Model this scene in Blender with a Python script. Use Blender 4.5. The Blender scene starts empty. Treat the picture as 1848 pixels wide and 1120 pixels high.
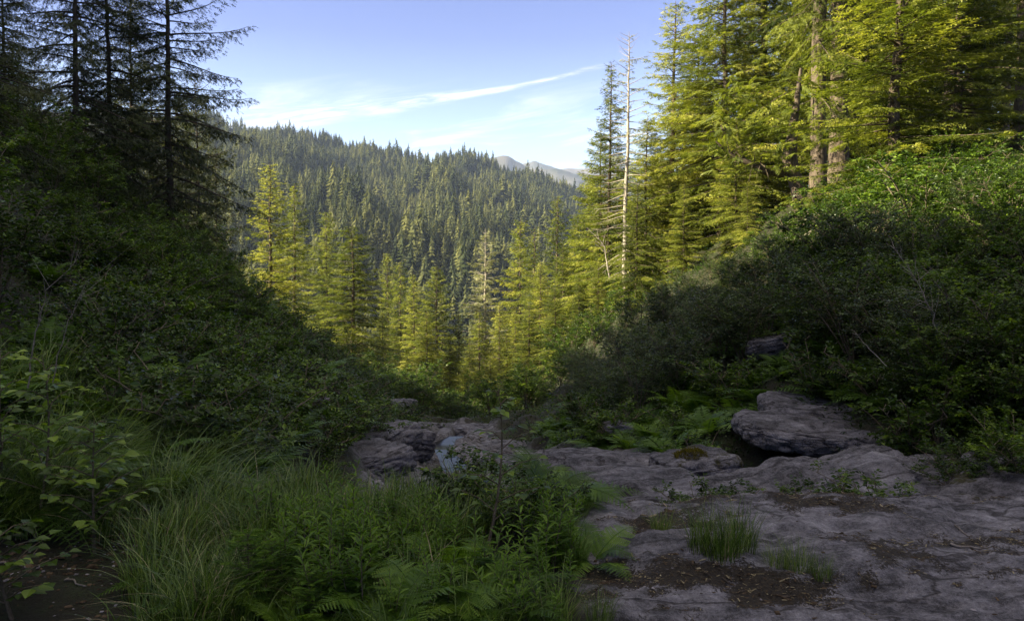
import bpy, math, random
import numpy as np
from mathutils import Vector, Matrix, Euler
R = math.radians
scene = bpy.context.scene
col = scene.collection

# ------------------------------------------------------------------ camera
FPX = 1320.0; PITCH = math.atan(60 / FPX); EYE = 1.6
cam = bpy.data.cameras.new('camera'); co = bpy.data.objects.new('camera', cam); col.objects.link(co)
cam.sensor_width = 36; cam.lens = 36 * FPX / 1848; cam.clip_end = 30000; cam.clip_start = .05
co.location = (0, 0, EYE); co.rotation_euler = (R(90) - PITCH, 0, 0)
scene.camera = co

# ------------------------------------------------------------------ sun, sky, exposure
SUN_EL, SUN_AZ = R(28.5), R(-104)
to_sun = Vector((math.cos(SUN_EL) * math.sin(SUN_AZ), math.cos(SUN_EL) * math.cos(SUN_AZ), math.sin(SUN_EL)))
sun = bpy.data.lights.new('sun', 'SUN'); sun.energy = 5.0; sun.angle = R(.5); sun.color = (1, .9, .64)
so = bpy.data.objects.new('sun', sun); col.objects.link(so)
so.rotation_euler = (-to_sun).to_track_quat('-Z', 'Y').to_euler()
world = bpy.data.worlds.new('World'); scene.world = world; world.use_nodes = True
scene.view_settings.view_transform = 'Standard'; scene.view_settings.look = 'None'
scene.view_settings.exposure = 1.95; scene.view_settings.gamma = 1
scene.render.engine = 'CYCLES'
cy = scene.cycles
cy.max_bounces = 4; cy.diffuse_bounces = 2; cy.glossy_bounces = 2; cy.transmission_bounces = 3
cy.transparent_max_bounces = 4; cy.volume_bounces = 0; cy.use_denoising = True; cy.adaptive_threshold = .004
cy.caustics_reflective = False; cy.caustics_refractive = False; cy.sample_clamp_indirect = 4


def ramp(N, cols):
    r = N.new('ShaderNodeValToRGB'); e = r.color_ramp.elements
    while len(e) < len(cols): e.new(.5)
    for i, (p, c) in enumerate(cols): e[i].position = p; e[i].color = (*c, 1)
    return r


def build_world():
    nt = world.node_tree; N = nt.nodes; L = nt.links
    bg = N['Background']; bg.inputs[1].default_value = .07
    sk = N.new('ShaderNodeTexSky'); sk.sky_type = 'NISHITA'; sk.sun_disc = False
    sk.sun_elevation = SUN_EL; sk.sun_rotation = SUN_AZ
    sk.air_density = 1.0; sk.dust_density = .8; sk.ozone_density = 3.5
    # thin cirrus streaks, laid out in sky azimuth and elevation
    tc = N.new('ShaderNodeTexCoord'); sp = N.new('ShaderNodeSeparateXYZ'); L.new(tc.outputs['Generated'], sp.inputs[0])
    def M(op, a, b=None, c=None):
        m = N.new('ShaderNodeMath'); m.operation = op
        for i, v in enumerate((a, b, c)):
            if v is None: continue
            if isinstance(v, (int, float)): m.inputs[i].default_value = v
            else: L.new(v, m.inputs[i])
        return m.outputs[0]
    az = M('ARCTAN2', sp.outputs[0], sp.outputs[1]); el = M('ARCSINE', sp.outputs[2])
    def noise(sx, sy, scale, det, rough=.6, dist=.6):
        cb = N.new('ShaderNodeCombineXYZ')
        L.new(M('MULTIPLY', az, sx), cb.inputs[0]); L.new(M('MULTIPLY', M('SUBTRACT', el, M('MULTIPLY', az, .14)), sy), cb.inputs[1])
        n = N.new('ShaderNodeTexNoise'); n.inputs['Scale'].default_value = scale; n.inputs['Detail'].default_value = det
        n.inputs['Roughness'].default_value = rough; n.inputs['Distortion'].default_value = dist
        L.new(cb.outputs[0], n.inputs['Vector']); return n.outputs[0]
    def smooth(v, a, b):
        m = N.new('ShaderNodeMapRange'); m.interpolation_type = 'SMOOTHSTEP'
        L.new(v, m.inputs[0]); m.inputs[1].default_value = a; m.inputs[2].default_value = b
        return m.outputs[0]
    # main streak rises to the right
    wob = M('MULTIPLY', M('SUBTRACT', noise(1, 1, 5, 3), .5), .022)
    line = M('ADD', M('MULTIPLY', M('ADD', az, .05), .15), .2425)
    bend = M('MULTIPLY', M('POWER', M('MAXIMUM', M('ADD', az, .12), 0), 2), .10)
    dist = M('ABSOLUTE', M('ADD', M('SUBTRACT', el, M('ADD', line, bend)), wob))
    width = M('ADD', .0042, M('MULTIPLY', M('MAXIMUM', M('SUBTRACT', .0, az), 0), .05))
    streak = smooth(M('DIVIDE', dist, width), 1.15, .1)
    streak = M('MULTIPLY', streak, smooth(noise(1.2, 14, 9, 10, .7, 1.2), .34, .66))
    ends = M('MULTIPLY', smooth(az, -.46, -.26), smooth(az, .15, .08))
    streak = M('MULTIPLY', streak, ends)
    low = M('MULTIPLY', smooth(noise(1, 7, 5, 7), .48, .8), M('MULTIPLY', smooth(el, .08, .15), smooth(el, .27, .2)))
    mask = M('MINIMUM', M('ADD', M('MULTIPLY', streak, .45), M('MULTIPLY', low, .5)), 1)
    mask = M('MULTIPLY', mask, smooth(sp.outputs[1], 0, .3))
    mx = N.new('ShaderNodeMix'); mx.data_type = 'RGBA'
    L.new(mask, mx.inputs['Factor'])
    tint = N.new('ShaderNodeMix'); tint.data_type = 'RGBA'; tint.blend_type = 'MULTIPLY'; tint.inputs['Factor'].default_value = 1
    tr_ = ramp(N, [(0, (1.6, 1.42, 1.36)), (.34, (1.5, 1.28, 1.3)), (.62, (.76, .65, .88)), (1, (.40, .39, .74))]); L.new(M('DIVIDE', el, .5), tr_.inputs[0]); L.new(tr_.outputs[0], tint.inputs['B'])
    L.new(sk.outputs[0], tint.inputs['A']); L.new(tint.outputs['Result'], mx.inputs['A'])
    mx.inputs['B'].default_value = (8.5, 7.9, 7.6, 1)
    # unseen pale cloud layer, added above the frame to brighten and neutralise the shade
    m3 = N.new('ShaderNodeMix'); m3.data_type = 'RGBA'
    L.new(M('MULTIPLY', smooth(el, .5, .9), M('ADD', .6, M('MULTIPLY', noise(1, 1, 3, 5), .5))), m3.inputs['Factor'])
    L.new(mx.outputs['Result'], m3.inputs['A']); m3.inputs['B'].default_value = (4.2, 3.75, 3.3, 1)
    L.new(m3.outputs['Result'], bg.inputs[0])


build_world()
rng = np.random.default_rng(7)
random.seed(7)

# ------------------------------------------------------------------ noise
_P = np.random.default_rng(99).permutation(4096)
_G = np.random.default_rng(98).random(4096) * 2 - 1


def _h(ix, iy, iz):
    return _G[_P[(_P[(_P[ix & 4095] + iy) & 4095] + iz) & 4095]]


def noise3(x, y, z):
    x, y, z = np.broadcast_arrays(np.asarray(x, float), np.asarray(y, float), np.asarray(z, float))
    ix, iy, iz = np.floor(x).astype(int), np.floor(y).astype(int), np.floor(z).astype(int)
    fx, fy, fz = x - ix, y - iy, z - iz
    ux, uy, uz = [f * f * f * (f * (f * 6 - 15) + 10) for f in (fx, fy, fz)]
    r = 0
    for dx in (0, 1):
        for dy in (0, 1):
            for dz in (0, 1):
                r = r + _h(ix + dx, iy + dy, iz + dz) * (ux if dx else 1 - ux) * (uy if dy else 1 - uy) * (uz if dz else 1 - uz)
    return r


def fbm(x, y, z=0., o=4, g=.5, lac=2.03):
    s = 0; a = 1.
    for i in range(o):
        s = s + a * noise3(x * lac ** i + 17.3 * i, y * lac ** i + 5.1 * i, z * lac ** i + 3.7 * i); a *= g
    return s


def sstep(a, b, x):
    t = np.clip((x - a) / (b - a), 0, 1); return t * t * (3 - 2 * t)


# ------------------------------------------------------------------ the lie of the land
# rows: depth Y -> height at the offsets X
KX = np.array([-90, -60, -40, -28, -20, -14, -9, -6, -4.2, -2.8, -1.5, 0, 2, 4, 6, 9, 13, 18, 26, 45, 90], float)
KY = np.array([-20, 0, 3, 5.1, 6.2, 8, 10, 13, 18, 25, 38, 60, 100, 150, 220, 330], float)
KZ = np.array([
    # -90  -60   -40  -28   -20  -14  -9    -6    -4.2  -2.8  -1.5   0     2     4     6     9     13    18    26   45   90
    [   22,    27,    30,    24,    15,     9,   3.0,   1.3,    .6,    .3,    .2,    .1,    .1,    .2,    .8,   2.2,     5,     8,    12,    18,    28],
    [   22,    25,    28,    24,    14,     8,   2.8,   1.0,    .4,    .1,    .0,    .0,    .0,    .0,    .4,   1.8,   4.4,     7,    11,    17,    26],
    [   21,    25,    28,    24,    14,     8,   3.0,   1.0,   .35,   .05,    .0,    .0,    .0,    .0,    .2,   1.4,   4.2,     7,    11,    17,    26],
    [   21,    24,    27,  23.5,    14,     8,   3.2,   1.2,    .4,   .05,  -.02,   -.0,    .0,    .0,   .02,   1.0,   3.8,   6.5,    10,    16,    25],
    [   20,    24,    27,  23.5,    13,     8,   3.3,   1.3,    .5,    .0,  -0.5, -0.65,  -0.7,  -0.7, -0.65,   0.2,   3.5,   6.5,    10,    16,    25],
    [   20,    23,    26,    23,    13,     8,   3.3,   1.4,   .55,   -.3,  -1.2, -1.35,  -1.3,  -1.3, -1.05,   0.3,   3.4,   6.3,    10,    16,    24],
    [   19,    22,    25,    23,    13,   7.6,   3.2,   1.3,    .4,   -.6,  -1.5,  -1.6,  -1.6,  -1.4, -0.85,   0.8,   3.6,   6.2,    10,    16,    24],
    [   18,    20,    23,    23,    12,     7,   2.8,    .9,   -.1,  -1.2,  -2.1,  -2.1, -1.75,  -1.1,   -.4,   1.2,   3.4,   5.8,     9,    15,    23],
    [   16,    17,    20,    22,    11,     6,   2.2,    .5,  -1.0,  -2.5, -3.05,  -3.0,  -2.5,  -1.5,   -.4,   1.1,   3.1,   5.4,   8.4,    14,    22],
    [   11,    12,    15,    16,     8,     4,    .4,  -2.0,  -3.3,  -3.9,  -3.9,  -3.8,  -3.3,  -2.2,  -1.0,    .9,   3.3,   5.5,   8.2,    13,    21],
    [    0,     1,     2,     0,  -1.2,  -2.4,  -4.0,  -5.2,  -6.0,  -6.3,  -6.2,  -6.0,  -5.4,  -3.2,  -1.2,   1.0,   4.0,   6.3,   8.0,    12,    19],
    [   -9,    -6,    -4,    -5,  -6.5,  -7.8,  -9.3, -10.3, -10.8, -10.9, -10.6,   -10,    -8,  -5.5,  -3.5,   -.5,   2.5,   5.0,   7.0,     9,    14],
    [  -30,   -26,   -19,   -17, -16.5, -17.2,   -18, -18.6, -18.8, -18.6,   -18,   -17,   -15, -12.5,   -10,    -7,  -3.0,     0,     3,     6,    10],
    [  -60,   -50,   -38,   -34,   -32,   -31,   -30,   -30,   -30, -29.5,   -29,   -28,   -26,   -24,   -21,   -17,   -12,    -8,    -4,     2,     8],
    [  -75,   -66,   -58,   -52,   -50,   -48,   -46,   -45,   -45,   -44,   -44,   -43,   -41,   -39,   -37,   -33,   -28,   -23,   -17,    -6,     4],
    [  -78,   -75,   -70,   -66,   -64,   -62,   -61,   -60,   -60,   -60,   -59,   -59,   -58,   -57,   -55,   -52,   -48,   -43,   -36,   -22,    -5],
], float)


def _cub(K, v):
    """catmull-rom style weights on a non-uniform knot row: index and hermite fraction"""
    v = np.clip(v, K[0], K[-1] - 1e-6); i = np.searchsorted(K, v, side='right') - 1
    i = np.clip(i, 0, len(K) - 2); t = (v - K[i]) / (K[i + 1] - K[i])
    return i, t


def _slopes(Z, K, axis):
    Z = np.moveaxis(Z, axis, 0); d = np.diff(Z, axis=0) / np.diff(K).reshape((-1,) + (1,) * (Z.ndim - 1))
    m = np.zeros_like(Z); m[0] = d[0]; m[-1] = d[-1]
    a, b = d[:-1], d[1:]
    with np.errstate(divide='ignore', invalid='ignore'):
        h = np.where(a * b > 0, 2 * a * b / (a + b), 0)
    m[1:-1] = .6 * h + .4 * (a + b) / 2
    return np.moveaxis(m, 0, axis)


_MX = _slopes(KZ, KX, 1); _MY = _slopes(KZ, KY, 0); _MXY = _slopes(_MX, KY, 0)


def table(x, y):
    i, s = _cub(KX, x); j, t = _cub(KY, y)
    hx = KX[i + 1] - KX[i]; hy = KY[j + 1] - KY[j]
    def H(s): return (2 * s**3 - 3 * s**2 + 1, s**3 - 2 * s**2 + s, -2 * s**3 + 3 * s**2, s**3 - s**2)
    a0, a1, a2, a3 = H(s); b0, b1, b2, b3 = H(t)
    def rx(jj): return a0 * KZ[jj, i] + a1 * hx * _MX[jj, i] + a2 * KZ[jj, i + 1] + a3 * hx * _MX[jj, i + 1]
    def ry(jj): return a0 * _MY[jj, i] + a1 * hx * _MXY[jj, i] + a2 * _MY[jj, i + 1] + a3 * hx * _MXY[jj, i + 1]
    return b0 * rx(j) + b1 * hy * ry(j) + b2 * rx(j + 1) + b3 * hy * ry(j + 1)


# skyline of the far forested hill: azimuth tangent -> elevation tangent, at Y about 1150
_ST = np.array([-1.6, -1.0, -.7, -.5, -.38, -.275, -.17, -.04, .03, .09, .13, .2, .4, 1.0])
_SE = np.array([.24, .235, .23, .215, .195, .175, .157, .143, .122, .098, .072, .03, -.02, -.04])


def hill(x, y):
    t = x / np.maximum(y, 1.)
    ridge = np.interp(t, _ST, _SE) * 1150 + 6
    u = np.clip((y - 300) / (1150 - 300), 0, 1.25)
    base = -60.
    prof = u ** .92 * (1 - .12 * np.sin(u * 3.1))
    z = base + (ridge - base) * np.where(u < 1, prof, 1 - .5 * (u - 1))
    g = fbm(x / 130. + .35 * y / 130., y / 420., 3.3, 4)
    g2 = fbm(x / 45., y / 120., 8.3, 3)
    amp = sstep(300, 520, y) * (1 - .75 * sstep(880, 1120, y))
    z = z + (g * 34 + g2 * 10) * amp + g2 * 3
    return z


def rocky(x, y):
    """0 soil and growth, 1 bare bedrock"""
    n = fbm(x * 1.3, y * 1.3, 1.7, 4)
    edge = .16 + .08 * (y - 3) + .3 * fbm(x * 1.6, y * 2.2, 5, 4)          # the slab in front, right of the plants
    slab = sstep(-.18, .18, x - edge) * sstep(6.9, 6.0, y) * sstep(.8, 2.0, y) * sstep(6.3, 5.7, x)
    ledge = sstep(5.9, 6.4, y) * sstep(9.6, 8.8, y + .5 * n) * sstep(-.5, .3, x) * sstep(6.4 - .9 * np.clip(y - 7, 0, 3), 5.8 - .9 * np.clip(y - 7, 0, 3), x)
    xs = np.interp(y, [5, 8, 12, 18, 24, 30, 40], [-.9, -1.1, -1.3, -1.4, -1.9, -2.1, -2.6])
    w = np.interp(y, [5, 8, 12, 18, 22, 26, 30], [.8, 1.1, 1.5, 1.8, 1.6, 1.0, .4])
    bed = sstep(w + .5, w - .2, np.where(x < xs, 1.5, 1.) * np.abs(x - xs) + .5 * n) * sstep(6.2, 7.2, y) * sstep(31, 27, y)
    toe = sstep(9, 10, y) * sstep(17, 14, y) * sstep(-.5, 0, x) * sstep(2.8, 1.8, x + .12 * (y - 10) + .5 * n)
    left = sstep(9.5, 11, y) * sstep(20, 15, y) * sstep(-3.3, -3.0, x) * sstep(-2.2, -2.6, x) * sstep(.0, .3, n) * 0
    return np.clip(np.maximum.reduce([slab, ledge, bed, toe, left]), 0, 1)


# the creek's water: picture rows turned into real places (depth, left x, right x, height)
_CR = [(789, 816, 836, 24.43), (797, 796, 835, 23.77), (806, 768, 822, 23.08), (813, 764, 803, 19.74), (820, 782, 812, 19.30), (828, 793, 822, 18.83), (838, 797, 831, 18.28), (848, 799, 846, 17.75), (856, 805, 850, 17.35), (866, 815, 850, 16.88)][::-1]
_CP = [(c[3], (c[1] - 924) / FPX * c[3], (c[2] - 924) / FPX * c[3], EYE - (c[0] - 500) / FPX * c[3]) for c in _CR]
CY, CX0, CX1, CZ = [np.array(q) for q in zip(*_CP)]


def ground(x, y):
    x = np.asarray(x, float); y = np.asarray(y, float)
    z = table(x, y)
    w = sstep(230, 330, y)
    z = np.where(y > 225, z * (1 - w) + hill(x, y) * w, z)
    zl = table(np.clip(x, -90, 90), y)
    out = np.abs(x) - 90
    z = z + np.where((out > 0) & (y < 230), np.where(x < 0, -.05, .2) * np.maximum(out, 0) * sstep(120, 20, y), 0)
    # roughness of the soil slopes and of the bedrock
    far = np.clip(np.maximum(y, np.abs(x) * .8), 2, 200)
    z = z + .05 * fbm(x * .55, y * .55, 0, 3) * np.minimum(far / 2, 18) * .9 * sstep(5.5, 9, far)
    r = rocky(x, y)
    under = .07 * fbm(x * .9, y * 1.7, 2, 3)
    warp = fbm(x * .8, y * .8, 9, 3)
    lay = (y * .55 + x * .22 + warp * .55) * 3.2
    strata = (np.abs((lay % 1) - .5) * 2) ** 2.5
    fine = .022 * fbm(x * 5, y * 5, 3, 4, .55) + .010 * fbm(x * 19, y * 19, 4, 3, .55)
    st_amp = np.where(y < 6.0, .03, .16) * sstep(2.5, 4.5, y + 1)
    z = z + r * (under + strata * st_amp * (y > 0) * (.4 + .6 * sstep(-.4, .5, warp)) + fine)
    z = z + (1 - r) * .04 * fbm(x * 3, y * 3, 6, 3)
    # channel the creek has cut in the rock
    on = sstep(14.8, 15.8, y) * sstep(27.5, 25.6, y)
    wz = np.interp(y, CY, CZ); a = np.interp(y, CY, CX0); b = np.interp(y, CY, CX1)
    d = np.maximum(a - x, x - b) + .035 * fbm(x * 2.5, y * 2.5, 13, 3)
    inside = sstep(.12, .02, d); near = sstep(1.6, .2, d)
    z = z + on * near * (1 - inside) * (np.clip(z, wz + .05 + .12 * np.clip(d, 0, 2), wz + .2 + .25 * np.clip(d, 0, 2)) - z)
    z = z + on * inside * (np.minimum(z, wz - .1) - z)
    return z


def gz(x, y): return float(ground(np.array([x]), np.array([y]))[0])


def at(px, py, Y):
    """where the sight line of a photo pixel meets the depth Y"""
    dx = (px - 924) / FPX; dy = (560 - py) / FPX
    f = math.cos(PITCH) + dy * math.sin(PITCH)
    return Vector((dx * Y / f, Y, EYE + (dy * math.cos(PITCH) - math.sin(PITCH)) * Y / f))


# ------------------------------------------------------------------ mesh and object helpers
def mesh_from(name, V, T, mats=(), mi=None, tint=None, smooth=False, extra=None):
    V = np.asarray(V, np.float32).reshape(-1, 3); T = np.asarray(T, np.int32).reshape(-1, 3)
    me = bpy.data.meshes.new(name)
    me.vertices.add(len(V)); me.vertices.foreach_set('co', V.ravel())
    n = len(T); me.loops.add(n * 3); me.loops.foreach_set('vertex_index', T.ravel())
    me.polygons.add(n); me.polygons.foreach_set('loop_start', np.arange(0, n * 3, 3, dtype=np.int32))
    me.polygons.foreach_set('loop_total', np.full(n, 3, np.int32))
    me.polygons.foreach_set('use_smooth', np.full(n, bool(smooth)))
    if mi is not None: me.polygons.foreach_set('material_index', np.asarray(mi, np.int32))
    for m in mats: me.materials.append(m)
    if tint is not None:
        a = me.attributes.new('tint', 'FLOAT', 'POINT'); a.data.foreach_set('value', np.asarray(tint, np.float32))
    for k, v in (extra or {}).items():
        a = me.attributes.new(k, 'FLOAT', 'POINT'); a.data.foreach_set('value', np.asarray(v, np.float32))
    me.update(calc_edges=True)
    return me


def link(name, me, parent=None, loc=None):
    o = bpy.data.objects.new(name, me); col.objects.link(o)
    if parent is not None: o.parent = parent
    if loc is not None: o.location = loc
    return o


def tag(o, label=None, cat=None, group=None, kind=None):
    if label: o['label'] = label
    if cat: o['category'] = cat
    if group: o['group'] = group
    if kind: o['kind'] = kind
    return o


class Acc:
    """collects triangles; tint is one number per vertex"""
    def __init__(s): s.V = []; s.T = []; s.c = []; s.m = []; s.n = 0
    def add(s, V, T, tint=0., mi=0):
        V = np.asarray(V, float).reshape(-1, 3); T = np.asarray(T, int).reshape(-1, 3)
        s.V.append(V); s.T.append(T + s.n); s.n += len(V)
        s.c.append(np.broadcast_to(np.asarray(tint, float), (len(V),)).copy()); s.m.append(np.full(len(T), mi))
    def inst(s, P, M, O, tint=0., mi=0):
        """prototype P=(V,T) under K matrices M (columns are the axes) and offsets O"""
        V, T = P; K = len(M)
        if K == 0: return
        W = np.einsum('kij,vj->kvi', M, V) + O[:, None, :]
        TT = T[None] + (np.arange(K) * len(V))[:, None, None]
        tint = np.broadcast_to(np.asarray(tint, float), (K,))
        s.add(W.reshape(-1, 3), TT.reshape(-1, 3), np.repeat(tint, len(V)), mi)
    def tube(s, pts, rad, sides=6, tint=0., mi=0, cap=False):
        pts = np.asarray(pts, float); n = len(pts); rad = np.broadcast_to(np.asarray(rad, float), (n,))
        d = np.gradient(pts, axis=0); d /= np.linalg.norm(d, axis=1)[:, None] + 1e-9
        ref = np.array([0, 0, 1.]) if abs(d[:, 2]).mean() < .8 else np.array([1., 0, 0])
        a = np.cross(d, ref); a /= np.linalg.norm(a, axis=1)[:, None] + 1e-9; b = np.cross(d, a)
        th = np.arange(sides) * 2 * np.pi / sides
        ring = pts[:, None] + rad[:, None, None] * (np.cos(th)[None, :, None] * a[:, None] + np.sin(th)[None, :, None] * b[:, None])
        i = np.arange(n - 1)[:, None] * sides; k = np.arange(sides)[None]; k2 = (k + 1) % sides
        q = np.stack([i + k, i + k2, i + sides + k2, i + k, i + sides + k2, i + sides + k], -1).reshape(-1, 3)
        s.add(ring.reshape(-1, 3), q, tint, mi)
    def mesh(s, name, mats, smooth=False):
        if not s.V: return mesh_from(name, np.zeros((0, 3)), np.zeros((0, 3)), mats)
        return mesh_from(name, np.concatenate(s.V), np.concatenate(s.T), mats, np.concatenate(s.m), np.concatenate(s.c), smooth)


def norm(v): return v / (np.linalg.norm(v, axis=-1, keepdims=True) + 1e-9)


def frames(y, up, sx, sy, sz=None):
    """matrices whose columns are side, direction, normal, scaled"""
    y = norm(y); x = norm(np.cross(y, up)); z = np.cross(x, y)
    sx = np.broadcast_to(sx, len(y)); sy = np.broadcast_to(sy, len(y)); sz = sx if sz is None else np.broadcast_to(sz, len(y))
    return np.stack([x * sx[:, None], y * sy[:, None], z * sz[:, None]], -1)


# ------------------------------------------------------------------ materials
def new_mat(name):
    m = bpy.data.materials.new(name); m.use_nodes = True; nt = m.node_tree
    return m, nt, nt.nodes, nt.links, nt.nodes['Principled BSDF']



def leaf_mat(name, cols, trans=.35, rough=.45, spec=.35, rand=.35):
    """cols: ramp over tint; light passes through the blades"""
    m, nt, N, L, P = new_mat(name)
    at_ = N.new('ShaderNodeAttribute'); at_.attribute_name = 'tint'
    oi = N.new('ShaderNodeObjectInfo')
    ma = N.new('ShaderNodeMath'); ma.operation = 'MULTIPLY_ADD'
    L.new(oi.outputs['Random'], ma.inputs[0]); ma.inputs[1].default_value = rand; L.new(at_.outputs['Fac'], ma.inputs[2])
    sb = N.new('ShaderNodeMath'); sb.operation = 'SUBTRACT'; L.new(ma.outputs[0], sb.inputs[0]); sb.inputs[1].default_value = rand / 2
    r = ramp(N, cols); L.new(sb.outputs[0], r.inputs[0])
    L.new(r.outputs[0], P.inputs['Base Color'])
    P.inputs['Roughness'].default_value = rough; P.inputs['Specular IOR Level'].default_value = spec
    t = N.new('ShaderNodeBsdfTranslucent'); g = N.new('ShaderNodeMix'); g.data_type = 'RGBA'; g.blend_type = 'MULTIPLY'
    g.inputs['Factor'].default_value = 1; L.new(r.outputs[0], g.inputs['A']); g.inputs['B'].default_value = (1.25, 1.3, .6, 1)
    L.new(g.outputs['Result'], t.inputs[0])
    mx = N.new('ShaderNodeMixShader'); mx.inputs[0].default_value = trans
    L.new(P.outputs[0], mx.inputs[1]); L.new(t.outputs[0], mx.inputs[2])
    L.new(mx.outputs[0], N['Material Output'].inputs[0])
    return m


def bark_mat(name, c1, c2, scale=6, zs=.25, rough=.9):
    m, nt, N, L, P = new_mat(name)
    tc = N.new('ShaderNodeTexCoord'); mp = N.new('ShaderNodeMapping'); mp.inputs['Scale'].default_value = (1, 1, zs)
    L.new(tc.outputs['Object'], mp.inputs[0])
    n = N.new('ShaderNodeTexNoise'); n.inputs['Scale'].default_value = scale; n.inputs['Detail'].default_value = 6
    n.inputs['Roughness'].default_value = .7
    L.new(mp.outputs[0], n.inputs['Vector'])
    r = ramp(N, [(.3, c1), (.7, c2)]); L.new(n.outputs[0], r.inputs[0]); L.new(r.outputs[0], P.inputs['Base Color'])
    b = N.new('ShaderNodeBump'); b.inputs['Strength'].default_value = .8; b.inputs['Distance'].default_value = .04
    L.new(n.outputs[0], b.inputs['Height']); L.new(b.outputs[0], P.inputs['Normal'])
    P.inputs['Roughness'].default_value = rough; P.inputs['Specular IOR Level'].default_value = .15
    return m


NEEDLE = leaf_mat('spruce_needles', [(0, (.035, .052, .01)), (.4, (.145, .175, .025)), (.75, (.28, .30, .045)), (1, (.46, .44, .09))], .42, .5, .25, .5)
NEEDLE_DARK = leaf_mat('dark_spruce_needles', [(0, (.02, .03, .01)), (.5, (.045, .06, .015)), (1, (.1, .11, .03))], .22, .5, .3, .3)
NEEDLE_PALE = leaf_mat('lichen_hung_needles', [(0, (.16, .17, .06)), (.5, (.3, .3, .13)), (1, (.48, .46, .28))], .3, .6, .2, .3)
NEEDLE_FAR = leaf_mat('far_needles', [(0, (.012, .019, .008)), (.5, (.05, .062, .018)), (1, (.16, .16, .045))], .25, .6, .15, .45)
LEAF = leaf_mat('shrub_leaves', [(0, (.012, .024, .004)), (.45, (.05, .095, .010)), (.75, (.11, .18, .018)), (1, (.24, .34, .035))], .38, .4, .35, .35)
LEAF_BLUE = leaf_mat('alder_leaves', [(0, (.012, .022, .008)), (.5, (.042, .072, .016)), (1, (.15, .21, .04))], .3, .32, .5, .3)
FERN = leaf_mat('fern_fronds', [(0, (.025, .055, .006)), (.5, (.08, .16, .015)), (1, (.2, .32, .03))], .4, .45, .3, .35)
GRASSM = leaf_mat('grass_blades', [(0, (.03, .055, .010)), (.5, (.09, .16, .025)), (1, (.24, .3, .09))], .4, .4, .35, .3)
STRAW = leaf_mat('dry_straw', [(0, (.16, .13, .07)), (1, (.4, .34, .2))], .2, .7, .2, .2)
MOSS = leaf_mat('golden_moss', [(0, (.06, .06, .01)), (1, (.2, .16, .02))], .2, .8, .1, .2)
BARK = bark_mat('grey_brown_bark', (.03, .022, .016), (.2, .155, .11), 9, .3)
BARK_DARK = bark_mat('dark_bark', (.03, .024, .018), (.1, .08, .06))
BARK_PALE = bark_mat('silvery_dead_wood', (.2, .17, .13), (.5, .44, .35), 14, .3)
STEM = bark_mat('shrub_stems', (.08, .065, .04), (.22, .18, .12), 20, 1)
TWIG_PALE = bark_mat('bleached_twigs', (.12, .10, .08), (.36, .32, .27), 20, 1)


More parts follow.
